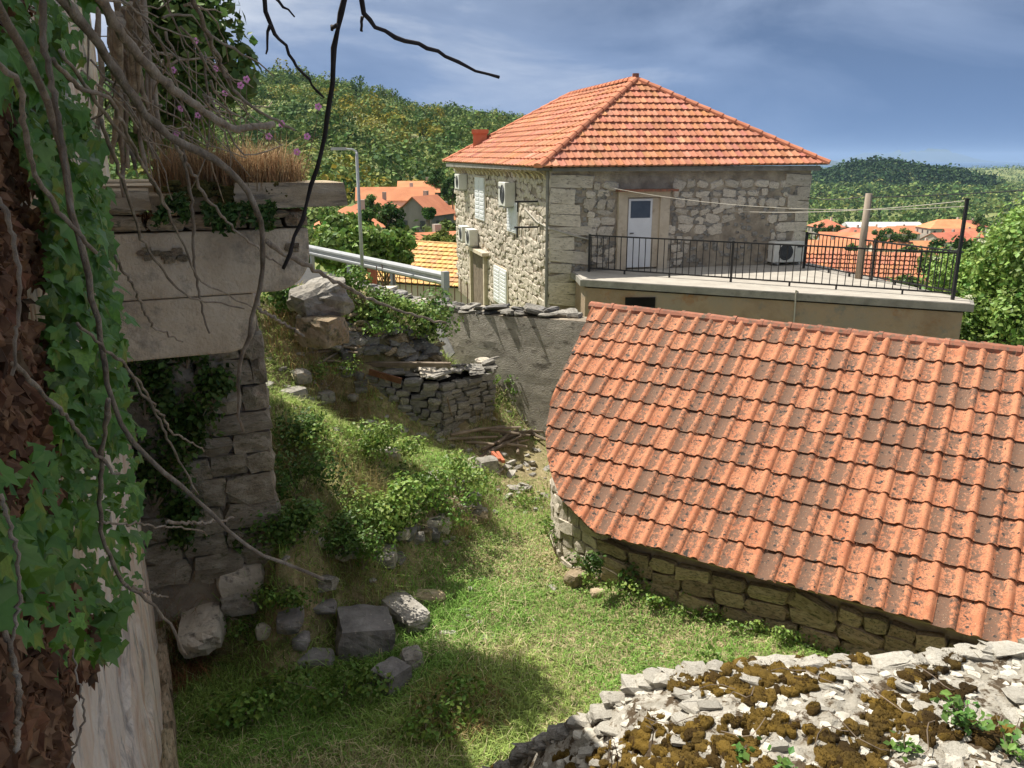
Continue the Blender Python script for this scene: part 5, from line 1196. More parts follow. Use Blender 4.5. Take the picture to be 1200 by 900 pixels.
# ================================================================== GRASS AND WEEDS IN THE YARD
def shadow_free(x, y): return True
r = np.random.default_rng(99)
def region_mask(x, y):
    out = np.ones(len(x), bool)
    # not under the shed (plan outline)
    q = np.stack([x - P1.x, y - P1.y], 1); uu = q @ np.array([E_.x, E_.y]); dd_ = q @ np.array([DH.x, DH.y])
    ul = np.interp(dd_ / math.cos(SLP), _lv, _lu)
    out &= ~((dd_ > -2.5) & (dd_ < (VE - INS) * math.cos(SLP)) & (uu > ul + INS))
    out &= (x > wallX(y) + .03)
    ey = np.interp(x, ex, [p.y for p in edge]); out &= ~((x > edge[0].x) & (y < ey + .02))
    # not inside the hut
    out &= ~((y > 12.45) & (y < 13.5) & (x > -2.7) & (x < -.7))
    return out
def grass_field(n, xlo, xhi, ylo, yhi, seed):
    r = np.random.default_rng(seed); x, y = r.uniform(xlo, xhi, n), r.uniform(ylo, yhi, n); k = region_mask(x, y)
    # bare earth near the heap
    b = at_z(615, 540, .2); bare = np.exp(-(((x - b.x) / .75) ** 2 + ((y - b.y) / 1.3) ** 2)); dens = fbm(x * .9, y * .9, 61, 3)
    k &= r.random(n) > bare * 1.1; k &= r.random(n) < .45 + dens * 1.0
    x, y = x[k], y[k]; return x, y, r
def gcol(x, y, r):
    n = len(x); dry = np.clip((fbm(x * .75, y * .75, 81, 4) - .385) * 3.0, .1, .95) * .76
    lush = np.clip((fbm(x * .5 + 9, y * .5, 91, 3) - .45) * 4, 0, 1)
    g = np.array((.31, .41, .11)); l = np.array((.205, .36, .075)); s = np.array((.70, .62, .36))
    c = g[None] * (1 - lush[:, None]) + l[None] * lush[:, None]; m_ = (r.random(n) < dry)[:, None]
    c = np.where(m_, s[None] * r.uniform(.55, 1.1, n)[:, None], c * r.uniform(.6, 1.45, n)[:, None]); return c
gv, gf, gc = [], [], []; tot = 0
for (n, xlo, xhi, ylo, yhi, hh, sd) in ((150000, -4.2, 4.8, 4.6, 9.6, .055, 1), (60000, -5, 1.6, 9.6, 14.9, .075, 2), (16000, -3.4, .2, 5.0, 8.5, .12, 3)):
    x, y, r = grass_field(n, xlo, xhi, ylo, yhi, sd); z = g_fast(x, y) - .006; hgt = np.clip(r.normal(hh, hh * .35, len(x)), .02, .25); up_ = np.clip(z - .3, 0, 1) * .06; v, f, c = blades(np.c_[x, y, z], hgt + up_ * r.random(len(x)), r.uniform(.006, .012, len(x)), gcol(x, y, r), 2.4, r)
    gv.append(v); gf.append(f + tot); gc.append(c); tot += len(v)
kind(obj('yard_grass', npmesh('yard_grass', np.concatenate(gv), np.concatenate(gf), M['grass'], np.concatenate(gc))), 'stuff')
# low clover and ground-ivy leaves among the grass
lv = Leaves()
x, y, r = grass_field(60000, -4.5, 4.6, 4.6, 14.6, 5); k = fbm(x * 1.1, y * 1.1, 47, 3) > .47; x, y = x[k], y[k]; n = len(x)
lv.add(np.c_[x, y, g_fast(x, y) + r.uniform(.0, .06, n)], r.normal(0, .45, (n, 3)) + np.array([0, 0, 1.]), r.uniform(.015, .034, n), tint(n, (.22, .34, .08), .28, r), 1.2)
kind(lv.build('ground_cover_leaves', M['leaf']), 'stuff')
# weeds: leafy clumps, each placed
def bushy(name, label, c, rad, n, leaf, col, cat='bush', group=None, up=.4, asp=1.5, lumps=4, seed=1, stem=True, shell=.3, trunk_h=None, mat='leaf'):
    t = thing(name, label, cat, (c[0], c[1], c[2]), group); r = np.random.default_rng(seed); lv = Leaves(); m = MB()
    for k in range(lumps):
        o = r.normal(0, .45, 3) * np.array(rad); o[2] = abs(o[2]) * .9; cc = np.array(c) + o + np.array([0, 0, rad[2] * .45]); s = r.uniform(.45, .8); P, N = clump(cc, np.array(rad) * s, n // lumps, r, shell, up)
        P[:, 2] = np.maximum(P[:, 2], c[2] + .0); kk = r.uniform(.75, 1.25); lv.add(P, N, r.uniform(.6, 1.25, len(P)) * leaf, tint(len(P), np.array(col) * kk, .25, r), asp)
        m.tube([Vector(c), Vector(c).lerp(Vector(cc), .5) + V(0, 0, .02), Vector(cc)], [leaf * .3, leaf * .2, leaf * .1], 4)
    if stem: m.build('stem', M['bark'], t)
    lv.build('foliage', M[mat], t); return t
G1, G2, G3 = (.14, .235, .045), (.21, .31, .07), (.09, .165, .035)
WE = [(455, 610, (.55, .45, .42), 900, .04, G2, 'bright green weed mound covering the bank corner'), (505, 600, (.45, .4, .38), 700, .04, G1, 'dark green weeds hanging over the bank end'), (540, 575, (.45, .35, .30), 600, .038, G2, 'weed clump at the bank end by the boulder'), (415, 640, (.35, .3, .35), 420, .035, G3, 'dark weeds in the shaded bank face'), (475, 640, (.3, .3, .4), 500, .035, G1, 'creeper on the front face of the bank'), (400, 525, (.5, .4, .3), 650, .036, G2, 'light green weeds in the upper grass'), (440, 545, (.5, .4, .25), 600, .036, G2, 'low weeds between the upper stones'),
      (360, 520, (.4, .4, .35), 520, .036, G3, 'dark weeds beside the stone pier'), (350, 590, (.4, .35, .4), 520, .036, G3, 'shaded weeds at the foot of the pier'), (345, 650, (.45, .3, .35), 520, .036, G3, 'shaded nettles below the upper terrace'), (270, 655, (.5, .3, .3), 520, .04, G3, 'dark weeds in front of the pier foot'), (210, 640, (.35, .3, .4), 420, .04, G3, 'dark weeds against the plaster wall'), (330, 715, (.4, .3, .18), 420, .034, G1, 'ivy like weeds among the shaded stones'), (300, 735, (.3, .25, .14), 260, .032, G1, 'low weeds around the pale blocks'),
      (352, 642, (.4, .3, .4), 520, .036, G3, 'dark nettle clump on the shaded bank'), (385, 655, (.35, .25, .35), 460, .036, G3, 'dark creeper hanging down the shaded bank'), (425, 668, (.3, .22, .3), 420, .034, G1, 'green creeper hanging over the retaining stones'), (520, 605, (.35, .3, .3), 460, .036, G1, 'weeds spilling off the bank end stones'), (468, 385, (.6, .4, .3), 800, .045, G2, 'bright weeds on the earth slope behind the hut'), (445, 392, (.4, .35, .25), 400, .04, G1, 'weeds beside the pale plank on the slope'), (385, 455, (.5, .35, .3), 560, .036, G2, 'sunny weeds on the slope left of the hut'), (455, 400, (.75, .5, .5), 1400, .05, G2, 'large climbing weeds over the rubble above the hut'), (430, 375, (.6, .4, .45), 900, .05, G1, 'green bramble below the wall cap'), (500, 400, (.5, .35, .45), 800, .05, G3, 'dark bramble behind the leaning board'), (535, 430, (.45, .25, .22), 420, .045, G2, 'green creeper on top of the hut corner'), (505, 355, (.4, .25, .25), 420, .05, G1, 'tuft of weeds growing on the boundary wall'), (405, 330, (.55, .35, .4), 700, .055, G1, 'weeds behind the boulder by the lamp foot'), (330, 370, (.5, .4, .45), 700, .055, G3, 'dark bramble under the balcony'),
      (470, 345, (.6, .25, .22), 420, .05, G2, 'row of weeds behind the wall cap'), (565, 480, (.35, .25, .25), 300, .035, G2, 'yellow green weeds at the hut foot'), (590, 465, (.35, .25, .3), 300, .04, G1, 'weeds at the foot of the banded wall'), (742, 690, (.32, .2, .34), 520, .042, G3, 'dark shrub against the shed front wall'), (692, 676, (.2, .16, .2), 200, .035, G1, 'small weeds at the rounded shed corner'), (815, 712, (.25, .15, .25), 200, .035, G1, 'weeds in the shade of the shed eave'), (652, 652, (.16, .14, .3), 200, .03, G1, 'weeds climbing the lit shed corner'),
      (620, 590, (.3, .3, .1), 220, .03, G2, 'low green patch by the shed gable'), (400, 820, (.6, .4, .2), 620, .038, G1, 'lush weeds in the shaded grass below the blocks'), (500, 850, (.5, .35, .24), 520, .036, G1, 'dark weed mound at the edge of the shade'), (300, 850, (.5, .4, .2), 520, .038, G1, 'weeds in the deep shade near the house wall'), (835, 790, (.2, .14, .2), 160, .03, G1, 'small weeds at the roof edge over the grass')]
for i, (x, y) in enumerate(((700, 684), (735, 700), (775, 716), (820, 728), (870, 742), (920, 756), (970, 768))):
    WE.append((x, y, (.22, .1, .14), 160, .03, G2, ['weeds at the foot of the shed wall near its round corner', 'grassy weeds along the shed wall right of the dark shrub', 'low herbs at the middle of the shed wall foot', 'clover tuft along the shaded shed wall', 'weeds below the large shed wall stones', 'green tuft between shed wall and mossy roof', 'weeds where shed wall meets the mossy roof'][i]))
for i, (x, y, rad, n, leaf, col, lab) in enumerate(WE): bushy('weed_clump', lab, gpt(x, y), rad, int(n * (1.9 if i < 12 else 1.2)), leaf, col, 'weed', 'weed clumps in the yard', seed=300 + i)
for i, (o_, z_, rad, n, lab) in enumerate(((.15, 2.9, (.28, .12, .5), 700, 'dark ivy climbing the upper left of the pier'), (.12, 2.0, (.26, .12, .5), 600, 'dark ivy hanging low on the left of the pier'), (.55, 3.35, (.35, .1, .18), 360, 'ivy fringe just under the lower corbel'), (.45, 2.5, (.26, .1, .5), 800, 'dark creeper over the middle of the pier'), (.35, 1.55, (.3, .12, .45), 700, 'dark creeper over the foot of the pier'), (.75, 2.95, (.22, .08, .3), 380, 'thin creeper on the upper right of the pier'))):
    q = wp(YP - .06, o_, z_); bushy('wall_ivy', lab, (q.x, q.y, q.z - .3), rad, n, .05, (.075, .14, .03), 'ivy', seed=700 + i, lumps=7)

rw_ = thing('retaining_wall', 'tumbled dry stone retaining wall under the weeds of the bank', 'wall', tuple(gpt(460, 660)))
rs = random.Random(88); tops = [gpt(x, y) for x, y in ((365, 622), (400, 626), (440, 624), (470, 610), (500, 596), (530, 584), (560, 575))]
for a, b in zip(tops[:-1], tops[1:]):
    n_ = max(3, int((b - a).length / .2))
    for k in range(n_):
        for lv_ in range(4):
            if rs.random() < .38: continue
            p = a.lerp(b, (k + rs.random()) / n_); s = rs.uniform(.13, .28); q = V(p.x + .05 + .03 * (3 - lv_), p.y - .10 - .05 * (3 - lv_), 0); q.z = max(p.z * (.12 + .25 * lv_), gz(q.x, q.y)) + rs.uniform(-.03, .04)
            put_stone('stone', rs.choice(['stone', 'stone_warm', 'stone_dark', 'stone_pale']), rw_, q, V(s, rs.gauss(0, .04), rs.gauss(0, .03)), V(rs.gauss(0, .03), s * .8, 0), V(0, rs.gauss(0, .02), s * rs.uniform(.45, .7)), rough=True)
# dry brown grass, tufts of straw
def straw(label, c, n, rad, hgt, col, seed, group=None, lean=1.0, w=(.003, .006), name='dry_grass_tuft'):
    r = np.random.default_rng(seed); a = r.uniform(0, 6.28, n); d = np.sqrt(r.random(n)); x = c[0] + rad[0] * d * np.cos(a); y = c[1] + rad[1] * d * np.sin(a); z = np.full(n, c[2]) + (0)
    if c[2] < 3.2: z = g_fast(x, y)
    v, f, cc = blades(np.c_[x, y, z], np.clip(r.normal(hgt, hgt * .3, n), .03, 1), r.uniform(*w, n), tint(n, col, .3, r, .08), lean, r); return tag(obj(name, npmesh(name, v, f, M['grass'], cc)), label, 'dry grass', group)
p = gpt(385, 400); straw('brown dead grass on the rubble slope', p, 1500, (.8, .6), .22, (.34, .22, .10), 3, lean=2)
for i_, (x_, y_, h_, l_) in enumerate(((455, 600, .3, 'tall straw stems on the bank corner'), (420, 560, .26, 'tall yellow grass on the upper terrace'), (520, 590, .28, 'straw tuft at the bank end'), (480, 560, .22, 'dry seed heads between bank weeds'), (390, 640, .24, 'brown grass hanging on the shaded bank'), (340, 540, .3, 'tall grass beside the pier'), (440, 690, .16, 'straw tuft at the long stone beam'), (560, 480, .3, 'yellow grass at the hut corner'))):
    straw(l_, gpt(x_, y_), 420, (.4, .35), h_, (.40, .33, .15), 40 + i_, lean=1.1, w=(.003, .006))
p = gpt(352, 410); straw('tan dead grass beside the boulder', p, 900, (.5, .5), .25, (.36, .24, .11), 4, lean=2)
p = gpt(375, 570); straw('straw coloured patch on the upper terrace', p, 900, (.7, .4), .10, (.4, .32, .15), 5, lean=2)
p = gpt(220, 745); straw('rusty dry grass between wall and long pale block', p, 1500, (.26, .6), .20, (.26, .13, .06), 6, lean=2.2)
p = gpt(235, 660); straw('rusty dry grass around the pale head block', p, 500, (.3, .2), .16, (.26, .14, .07), 7, lean=2.2)
p = gpt(540, 835); straw('brown dry grass at the shadow edge', p, 900, (.45, .5), .16, (.30, .20, .09), 8, lean=2)
p = gpt(640, 470); straw('yellowish tall grass at the banded wall foot', p, 500, (.5, .25), .28, (.36, .30, .12), 9)
def pebbles():
    J = Joined(); rs = random.Random(4)
    for _ in range(700):
        x, y = rs.uniform(-5, .8), rs.uniform(7.2, 14.6)
        if rs.random() > (.9 if y > 11 else .35) or not region_mask(np.array([x]), np.array([y]))[0]: continue
        s = rs.uniform(.03, .13) * (1 if y > 11 else .6); a = rs.uniform(0, 6); J.add(V(x, y, gz(x, y) + s * .1), V(math.cos(a), math.sin(a), rs.gauss(0, .2)) * s * 1.4, V(-math.sin(a), math.cos(a), rs.gauss(0, .2)) * s, V(0, 0, s * .6))
    kind(J.build('scattered_rubble', 'stone'), 'stuff')
pebbles()

# ================================================================== TREES
def tree(name, label, base, h, crown_c, crown_r, nl, leaf, col, seed, cat='tree', lumps=22, trunk_r=.14, asp=1.5, flowers=0, group=None, mat='leaf'):
    t = thing(name, label, cat, tuple(base), group); r = np.random.default_rng(seed); m = MB(); lv = Leaves(); top = Vector(crown_c)
    base = Vector(base); m.tube([base, base.lerp(top, .35) + V(.05, 0, 0), base.lerp(top, .7), top], [trunk_r, trunk_r * .8, trunk_r * .55, trunk_r * .3], 8); cs = []
    for k in range(lumps):
        d = r.normal(size=3); d /= np.linalg.norm(d); cc = np.array(crown_c) + d * np.array(crown_r) * r.uniform(.35, .86); s = r.uniform(.24, .42); P, N = clump(cc, np.array(crown_r) * s, nl // lumps, r, .35, .35)
        kk = r.uniform(.72, 1.25); lv.add(P, N, r.uniform(.6, 1.3, len(P)) * leaf, tint(len(P), np.array(col) * kk, .22, r), asp); f = r.uniform(.35, .9); st = base.lerp(top, f)
        m.tube([st, st.lerp(Vector(cc), .5) + V(0, 0, .1), Vector(cc)], [trunk_r * .35, trunk_r * .22, trunk_r * .08], 5); cs.append(cc)
    m.build('trunk', M['bark'], t, True); lv.build('crown', M[mat], t)
    if flowers:
        fl = Leaves()
        for k in range(flowers):
            cc = cs[r.integers(len(cs))]; d = r.normal(size=3); d[1] -= .8; d[2] += .6; d /= np.linalg.norm(d); q = cc + d * np.array(crown_r) * .36; P = q + r.normal(0, .06, (26, 3)) * np.array([1, 1, .4]); fl.add(P, r.normal(0, .3, (26, 3)) + np.array([0, -.3, 1]), r.uniform(.04, .07, 26), tint(26, (.9, .9, .85), .1, r, .02), 1)
        kind(fl.build('flower_umbels', M['flower_white'], t), 'stuff')
    return t
pm('flower_white', [(.3, (.62, .62, .46)), (.7, (.78, .78, .62))], scale=5, attr=True, transl=.3, rndshift=False)
ec = at_Y(1165, 325, 19.5); tree('elder_tree', 'broad light green elder tree with white blossom beside the terrace', (ec.x + .3, ec.y + .5, -.3), 4, (ec.x + .75, ec.y + .4, ec.z - .6), (1.95, 1.9, 2.4), 30000, .085, (.20, .31, .07), 5, lumps=34, trunk_r=.16, flowers=14)
ec = at_Y(1085, 325, 25); tree('green_tree', 'rounded green tree seen through the railing corner', (ec.x, ec.y, -1), 4, (ec.x, ec.y, ec.z - .5), (1.3, 1.2, 1.3), 6000, .11, (.16, .25, .06), 6, lumps=16)
fc = at_Y(408, 285, 27.5); tree('fig_bush', 'bright leafy fig bush overhanging the crash barrier', (fc.x, fc.y, -1.5), 3, (fc.x, fc.y, fc.z - .25), (1.9, 1.4, 1.15), 6500, .15, (.19, .30, .065), 7, 'bush', 22, .1)
fc = at_Y(450, 292, 29); tree('fig_bush', 'lower leafy bush between lamp post and yellow roof', (fc.x, fc.y, -2), 3, (fc.x, fc.y, fc.z - .1), (1.4, 1.1, 1.0), 4200, .14, (.18, .29, .065), 8, 'bush', 16, .08)
for i, (x, y, D, rr_, col, lab) in enumerate(((455, 258, 82, (3.0, 2.6, 3.2), (.05, .10, .025), 'dark round tree left of the grey gabled house'), (480, 279, 78, (1.9, 1.8, 1.7), (.055, .11, .028), 'dark bush in front of the grey gabled house'), (437, 240, 95, (3, 2.5, 2.2), (.09, .14, .04), 'light green tree below the orange roofs'), (524, 268, 75, (1.8, 1.8, 1.6), (.11, .16, .04), 'small tree right of the grey gabled house'), (518, 283, 58, (2.3, 1.8, 1.3), (.13, .15, .035), 'olive green bush above the yellow roof'), (502, 250, 88, (1.5, 1.2, 1.4), (.06, .12, .03), 'small dark tree by the grey house wall'),
      (395, 262, 60, (2.6, 2, 1.8), (.10, .17, .04), 'green tree behind the fig bush'), (530, 222, 125, (3.5, 3, 3.2), (.05, .10, .028), 'dark tree right of the white village house'), (515, 212, 140, (4, 3, 3.5), (.055, .11, .028), 'big dark tree behind the white village house'), (425, 258, 66, (2.0, 1.6, 2.0), (.08, .15, .035), 'rounded tree beside the lamp post'))):
    c = at_Y(x, y, D); tree('village_tree', lab, (c.x, c.y, min(float(land(c.x, c.y)[0]), c.z - rr_[2])), 4, tuple(c), [q * .62 for q in rr_], 1700, .26 if D > 70 else .2, [q * 1.3 for q in col], 20 + i, lumps=14, trunk_r=.15, mat='leaf_far')
for i, (x, y, D, rr_) in enumerate(((975, 272, 230, (4, 3, 4)), (985, 262, 330, (3, 3, 5)), (1037, 276, 190, (5, 4, 3.5)), (1060, 278, 200, (5, 4, 3.5)), (1100, 292, 150, (5, 4, 4)), (1068, 300, 110, (4, 3, 3)), (1130, 300, 90, (4, 3, 4)), (960, 268, 260, (4, 3, 3)), (1000, 300, 100, (3.5, 3, 2.5)), (1150, 262, 240, (5, 4, 5)))):
    c = at_Y(x, y, D); tree('plain_tree', ['small dark tree among the orange roofs by the house corner', 'narrow dark cypress like tree among far roofs', 'round tree right of the wooden pole', 'round green tree between low roofs', 'green tree below the iron post', 'light tree through the rear railing', 'leafy tree behind the elder', 'low dark tree beside the hipped house', 'low green tree seen through railing bars', 'tall tree rising behind the elder'][i], (c.x, c.y, c.z - rr_[2] * 1.4), 4, tuple(c), [q * .6 for q in rr_], 1000, .34, (.10, .165, .045) if i % 2 else (.07, .13, .036), 50 + i, lumps=10, trunk_r=.2, mat='leaf_far')
# tree standing beyond the balcony
tc_ = at_Y(232, 70, 8.6); tree('leafy_tree', 'leafy green tree behind the balcony, against the sky', (tc_.x - .6, tc_.y + .3, 2.6), 5, (tc_.x - .25, tc_.y, tc_.z + .1), (.72, .75, 1.35), 4200, .075, (.12, .20, .05), 9, lumps=30, trunk_r=.06)

# ================================================================== THINGS GROWING ON THE BALCONY
def bpt(px, py, out=None, Yb=YB + .2):
    r_ = ray(px, py); n_ = V(WD.x, WD.y, 0); P = wp(Yb, 0, 0); t = (P - CAM).dot(n_) / r_.dot(n_); return CAM + r_ * t
c = bpt(262, 214); straw('dense tan dry grass on top of the balcony slab', (c.x, c.y + .05, ZS + .08), 4200, (.42, .26), .24, (.36, .24, .13), 12, lean=1.1, w=(.003, .006), name='dry_grass_clump')
c = bpt(310, 212); straw('thin dry grass at the balcony end', (c.x, c.y + .1, ZS + .1), 1200, (.22, .2), .2, (.34, .23, .13), 13, lean=1.2, w=(.002, .004), name='dry_grass_clump')
c = bpt(190, 262); straw('rusty dead fern hanging in the corbel joint', (c.x, c.y - .12, ZT + .02), 260, (.07, .04), .14, (.22, .09, .04), 14, lean=2, w=(.002, .004), name='dead_fern')
t = thing('wall_fern', 'dark green fern and moss growing in the balcony joint', 'fern', tuple(bpt(250, 262))); lv = Leaves(); r = np.random.default_rng(3)
for k in range(26):
    b0 = bpt(r.uniform(200, 325), r.uniform(228, 250), Yb=YB - .05); a = r.uniform(-1, 1)
    for q in range(12): f = q / 12; P = np.array([[b0.x + a * .12 * f, b0.y - .10 * f, b0.z + .05 * f - .16 * f * f]]) + r.normal(0, .008, (6, 3)); lv.add(P, r.normal(0, .5, (6, 3)) + np.array([0, -.6, .6]), r.uniform(.012, .026, 6), tint(6, (.05, .10, .022), .3, r), 2.2)
lv.build('fronds', M['leaf'], t)
m = MB()
Jm = Joined()
for k in range(60): b0 = bpt(r.uniform(195, 330), r.uniform(214, 236), Yb=YB - .02); s = r.uniform(.02, .06); Jm.add(b0 + V(0, .03, 0), V(s * 1.6, 0, 0), V(0, s, 0), V(0, 0, s * .7))
me_ = Jm.build('moss', 'moss_plain', t) if pm('moss_plain', [(.3, (.05, .045, .012)), (.7, (.12, .11, .022))], scale=12, bump=1, bscale=60, bdist=.02) else None
# pink flowered stems
for i, (x, y) in enumerate(((229, 48), (203, 82), (253, 80), (212, 127), (232, 135), (264, 109), (207, 156), (330, 145), (348, 178), (373, 125), (315, 160), (360, 160), (282, 100), (289, 93))):
    b0 = at_Y(x, y, 4.9 if x > 270 else 5.3); t = thing('pink_flower', 'small pink flower on a thin stem over the balcony grass', 'flower', (b0.x, b0.y, ZS + .1), 'pink flowers over the balcony'); base = wp(YB + .3, .45 + (x - 200) * .0045, ZS + .1)
    m = MB(); m.tube([base, base.lerp(b0, .6) + V(.03, 0, .05), b0], [.003, .0025, .0015], 4); m.build('stem', M['wood'], t); fl = Leaves()
    a = np.arange(5) * 1.2566; P = np.array(b0)[None] + np.c_[np.cos(a) * .013, np.zeros(5), np.sin(a) * .013]; fl.add(P, np.tile([[0, -1., .2]], (5, 1)), np.full(5, .02), tint(5, (1, 1, 1), .1), 1.1)
    v = np.concatenate(fl.v); obj('petals', npmesh('petals', v, np.arange(len(v)).reshape(-1, 4), M['flower']), t)

# ================================================================== IVY ON THE NEAR WALL
def ivy_leaf(seed):
    r = np.random.default_rng(seed); ang = np.array([-90, -52, -18, 8, 40, 66, 90, 114, 140, 172, 198, 232]); rad = np.array([.16, .42, .60, .40, .55, .46, .95, .46, .55, .40, .60, .42]) * (1 + r.normal(0, .06, 12))
    v = [(0, 0, .04)] + [(math.cos(R(a)) * q, math.sin(R(a)) * q, -.22 * q * q + .10 * abs(math.cos(R(a))) * q + r.normal(0, .03)) for a, q in zip(ang, rad)]
    return np.array(v) * .62, np.array([(0, 1 + i, 1 + (i + 1) % 12) for i in range(12)])
IL = [ivy_leaf(i) for i in range(5)]; ILM = [npmesh('leaf', v, f, M['ivy_leaf']) for v, f in IL]
ivy = thing('ivy', 'ivy with glossy dark green leaves and dead brown leaves on the plaster wall', 'ivy', tuple(wp(1.6, 0, 0)))
rs = random.Random(70); r = np.random.default_rng(70)
# outline in pixels of the green mass: right edge x by y, left edge x by y
_yy = [-60, 0, 60, 120, 200, 300, 400, 500, 600, 680, 740, 775]; _xr = [108, 100, 96, 104, 112, 128, 142, 155, 166, 164, 150, 120]; _xl = [-80, -80, -70, 5, 45, 55, 55, 60, -60, -70, 20, 60]
def spots_ivy(n):
    out = []
    while len(out) < n:
        y = rs.uniform(-60, 770); a, b = np.interp(y, _yy, _xl), np.interp(y, _yy, _xr); x = rs.uniform(a, b + rs.gauss(0, 6)); out.append((x, y))
    return out
def ivy_point(x, y, d): r_ = ray(x, y); return CAM + r_ * d
green = spots_ivy(1900)
def leafM(x, y, d, s):
    p = ivy_point(x, y, d); nrm = (WN * .8 + (CAM - p).normalized() * .7 + V(rs.gauss(0, .5), rs.gauss(0, .5), .45 + rs.gauss(0, .45))).normalized(); dn = V(rs.gauss(0, .35), rs.gauss(0, .35), -1); yv = (dn - nrm * dn.dot(nrm)).normalized(); xv = yv.cross(nrm)
    return mat4(xv * s, yv * s, nrm * s, p)
jv, jf, jn = [], [], 0
for k, (x, y) in enumerate(green):
    # distance: in front of the wall plane along the ray, nearer towards the left
    ra_ = ray(x, y); den = ra_.dot(WN); tw_ = (wp(0) - CAM).dot(WN) / den if den < -1e-4 else 9
    d = min(tw_ * rs.uniform(.74, .97), rs.uniform(1.5, 2.3) + max(x, 0) / 160 * .6)
    s = rs.choice([.05, .065, .08, .1]) * rs.uniform(.85, 1.15); Mx = leafM(x, y, d, s)
    if k < 300: o = link(bpy.data.objects.new('leaf', ILM[k % 5])); par(o, ivy); o.matrix_basis = Mx
    else:
        v, f = IL[k % 5]; A = np.array(Mx); jv.append(v @ A[:3, :3].T + A[:3, 3]); jf.append(f + jn); jn += len(v)
kind(obj('inner_leaves', npmesh('inner_leaves', np.concatenate(jv), np.concatenate(jf), M['ivy_leaf']), ivy), 'stuff')
# dead leaves
dl = [(-60, 40, -40, 300, 500), (-60, 30, 280, 700, 500), (-40, 60, 90, 150, 420), (-60, 75, 250, 330, 480), (-60, 70, 380, 600, 760), (-60, 92, 690, 960, 1200), (60, 120, 720, 800, 160)]
jv, jf, jc, jn = [], [], [], 0
for x0, x1, y0, y1, n in dl:
    for _ in range(n):
        x, y = rs.uniform(x0, x1), rs.uniform(y0, y1)
        if x > 75 and y > 760: x = x0 + (x - x0) * .8
        ra_ = ray(x, y); den = ra_.dot(WN); tw_ = (wp(0) - CAM).dot(WN) / den if den < -1e-4 else 9; d = min(tw_ * rs.uniform(.8, .985), 2.4); v, f = IL[rs.randrange(5)]; v = v * np.array([1, 1, 3.5]) + r.normal(0, .05, v.shape); A = np.array(leafM(x, y, d, rs.uniform(.04, .085))); jv.append(v @ A[:3, :3].T + A[:3, 3]); jf.append(f + jn); jn += len(v); jc.append(np.repeat(tint(1, (1.15, 1.05, 1.0), .35, r, .1), len(v), 0))
kind(obj('dead_leaves', npmesh('dead_leaves', np.concatenate(jv), np.concatenate(jf), M['dead_leaf'], np.concatenate(jc)), ivy), 'stuff')
# dark stems and old leaf litter mat behind the leaves
def pxline(pts, d0, d1, w0, w1, name, mat, parent, n=34, label=None, cat=None, group=None, wob=.0022):
    """a branch through pixels pts, distance d0..d1, pixel widths w0..w1"""
    pts = np.array(pts, float); cl = np.r_[0, np.cumsum(np.linalg.norm(np.diff(pts, axis=0), axis=1))]; t = np.linspace(0, cl[-1], n); X = np.interp(t, cl, pts[:, 0]); Y = np.interp(t, cl, pts[:, 1])
    for _ in range(2): X[1:-1] = (X[:-2] + 2 * X[1:-1] + X[2:]) / 4; Y[1:-1] = (Y[:-2] + 2 * Y[1:-1] + Y[2:]) / 4
    f = t / cl[-1]; P = []; rad = []
    for x, y, q in zip(X, Y, f):
        d = d0 + (d1 - d0) * q; P.append(CAM + ray(x, y).normalized() * d + V(rs.gauss(0, wob), rs.gauss(0, wob), rs.gauss(0, wob)) * d * .5); rad.append((w0 + (w1 - w0) * q) * .43 * d / F * (1 + rs.gauss(0, .10)))
    m = MB(); m.tube(P, rad, 7); o = m.build(name, M[mat], parent, True)
    if label: tag(o, label, cat, group)
    return o
vine = thing('bare_vine', 'tangle of bare brown vine stems hanging over wall and balcony', 'vine', tuple(wp(2.2, .3, 0)))
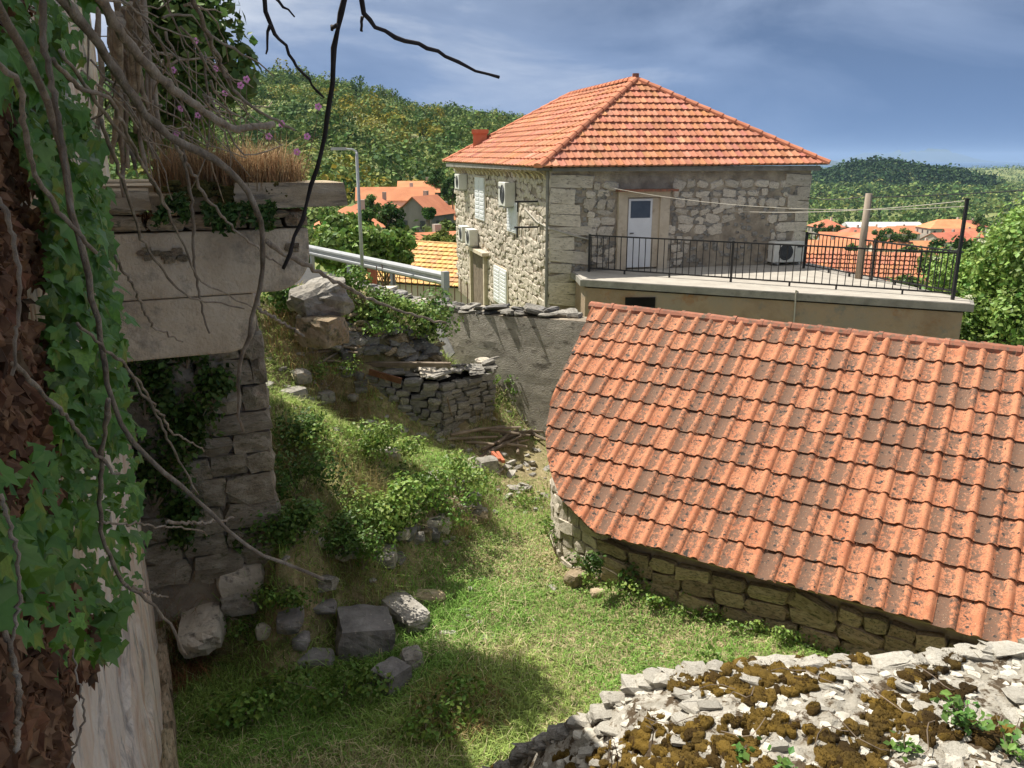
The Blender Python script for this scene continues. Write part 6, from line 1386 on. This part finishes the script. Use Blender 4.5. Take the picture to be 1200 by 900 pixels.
BR_ = [([(55, -20), (85, 15), (110, 40), (135, 85), (165, 125), (195, 160), (230, 175), (262, 192), (280, 210), (300, 240), (313, 285), (308, 325), (300, 360), (287, 405), (277, 450), (278, 480), (285, 505)], 2.2, 3.4, 13, 3.5),
       ([(313, 285), (345, 305), (375, 320), (400, 332), (430, 350), (480, 368), (522, 379)], 3.0, 4.2, 7, 3),
       ([(105, -20), (125, 15), (150, 50), (190, 95), (230, 125), (262, 147), (290, 150), (322, 147)], 2.3, 3.0, 14, 8.5),
       ([(-15, -15), (30, 60), (60, 130), (78, 190), (85, 260), (103, 325), (118, 395), (128, 470), (145, 515), (200, 560), (250, 598), (290, 648), (335, 660), (362, 666), (379, 677)], 1.15, 2.6, 10, 4),
       ([(-10, 70), (22, 92), (30, 150), (40, 200), (62, 240), (112, 296)], 1.1, 1.5, 7, 5), ([(48, -20), (52, 60), (72, 150), (84, 250)], 1.3, 1.4, 8, 6), ([(220, -15), (248, 52), (272, 102), (300, 130), (345, 152)], 2.6, 3.2, 6, 3),
       ([(-12, 225), (8, 245), (25, 330), (22, 360), (15, 440)], 1.1, 1.2, 6, 4), ([(15, 425), (35, 445), (80, 490), (110, 530), (138, 556)], 1.2, 1.7, 6, 4), ([(128, 470), (120, 530), (115, 585), (122, 640), (145, 685), (175, 705), (205, 738), (217, 768)], 1.4, 2.6, 7, 3), ([(145, 685), (170, 692), (196, 702)], 2.0, 2.3, 4, 2),
       ([(212, 158), (225, 245), (228, 315), (243, 392)], 3.0, 3.4, 5, 2.5), ([(205, 168), (240, 230), (270, 265), (300, 290), (330, 312)], 3.0, 3.5, 5, 2), ([(118, 140), (150, 230), (165, 280), (210, 345), (285, 362)], 2.2, 3.4, 5, 2), ([(70, 60), (120, 130), (160, 180), (190, 230), (232, 330), (300, 362)], 2, 3.3, 5, 2), ([(62, 70), (95, 105), (130, 115), (160, 180), (200, 250)], 1.9, 2.8, 6, 3),
       ([(135, 300), (160, 345), (180, 385), (215, 402)], 2.4, 3.0, 4, 2), ([(150, 430), (178, 470), (200, 505), (240, 528)], 2.2, 3.0, 4, 2), ([(90, 380), (150, 430), (190, 500), (232, 580)], 1.7, 2.6, 4, 2.5), ([(195, 612), (245, 612), (275, 607)], 2.6, 3.0, 4, 2.5), ([(120, 612), (165, 614), (240, 622), (242, 626)], 1.8, 2.6, 3, 2), ([(300, 360), (330, 378), (356, 392)], 3.4, 3.7, 4, 3), ([(0, 580), (18, 640), (24, 700), (12, 760)], 1.1, 1.2, 5, 4), ([(20, 880), (22, 800), (8, 740)], 1.15, 1.2, 7, 6), ([(80, 900), (100, 840), (92, 800), (86, 760)], 1.3, 1.3, 3, 2)]
for pts, d0, d1, w0, w1 in BR_: pxline(pts, d0, d1, w0, w1, 'branch', 'bark', vine)
# finer twigs of the tangle above the balcony
for k in range(64):
    x, y = rs.uniform(95, 250), rs.uniform(-15, 150); dx, dy = rs.gauss(45, 40), rs.gauss(60, 45); mid = (x + dx * .5 + rs.gauss(0, 14), y + dy * .5 + rs.gauss(0, 14)); d = rs.uniform(2.4, 4.6)
    ey_ = min(y + dy, 240 if x + dx < 340 else 170); pxline([(x, y), mid, (min(x + dx, 330), ey_)], d, d + rs.uniform(0, .5), rs.uniform(1.8, 4), 1.2, 'twig', 'bark', vine, n=9, wob=.002)
for k in range(16):
    x, y = rs.uniform(112, 168), rs.uniform(-20, 40); pxline([(x, y), (x + rs.gauss(4, 6), y + 90), (x + rs.gauss(10, 10), y + rs.uniform(130, 220))], rs.uniform(3.6, 4.8), 4.4, rs.uniform(6, 12), 5, 'branch', 'bark', vine, n=12)
# dark branches hanging in from above, against the sky
B3 = [([(410, -25), (404, 5), (392, 32), (390, 92), (381, 158), (366, 222), (350, 272), (331, 316)], 7.5, 4.5, 'dark_bark', 'long dark bare branch hanging down in front of the sky and hill', [[(393, 31), (388, 33)]]),
      ([(421, -25), (423, 2), (425, 22), (460, 42), (500, 54), (530, 71), (560, 84), (584, 93)], 7, 3.5, 'dark_bark', 'dark bare branch bending right against the storm sky', [[(425, 20), (423, 38)]]),
      ([(306, -25), (311, 5), (316, 30), (335, 55), (355, 90), (378, 115)], 6, 2.5, 'dark_bark', 'dark forked twig hanging beside the tree foliage', [[(316, 30), (311, 48), (313, 64)], [(318, -8), (332, 8), (346, 19)]])]
for pts, w0, w1, mt, lab, subs in B3:
    p0 = CAM + ray(*pts[0]).normalized() * 2.1; t = thing('hanging_branch', lab, 'branch', tuple(p0)); pxline(pts, 2.1, 2.3, w0, w1, 'branch', mt, t, n=18)
    for s in subs: pxline(s, 2.12, 2.15, w0 * .7, w1 * .8, 'side_twig', mt, t, n=5)

# ================================================================== AIR
m = MB(); m.box((-13000, -60, CZ - 90), (16000, 26500, CZ + 190)); hz = m.build('haze', M['tile']); kind(hz, 'stuff')
hm = bpy.data.materials.new('haze'); hm.use_nodes = True; ht = hm.node_tree; ht.nodes.clear(); pv = ht.nodes.new('ShaderNodeVolumePrincipled'); pv.inputs['Color'].default_value = (.45, .66, 1, 1); pv.inputs['Density'].default_value = HAZE; pv.inputs['Anisotropy'].default_value = .0
ho = ht.nodes.new('ShaderNodeOutputMaterial'); ht.links.new(pv.outputs[0], ho.inputs['Volume']); hz.data.materials.clear(); hz.data.materials.append(hm)
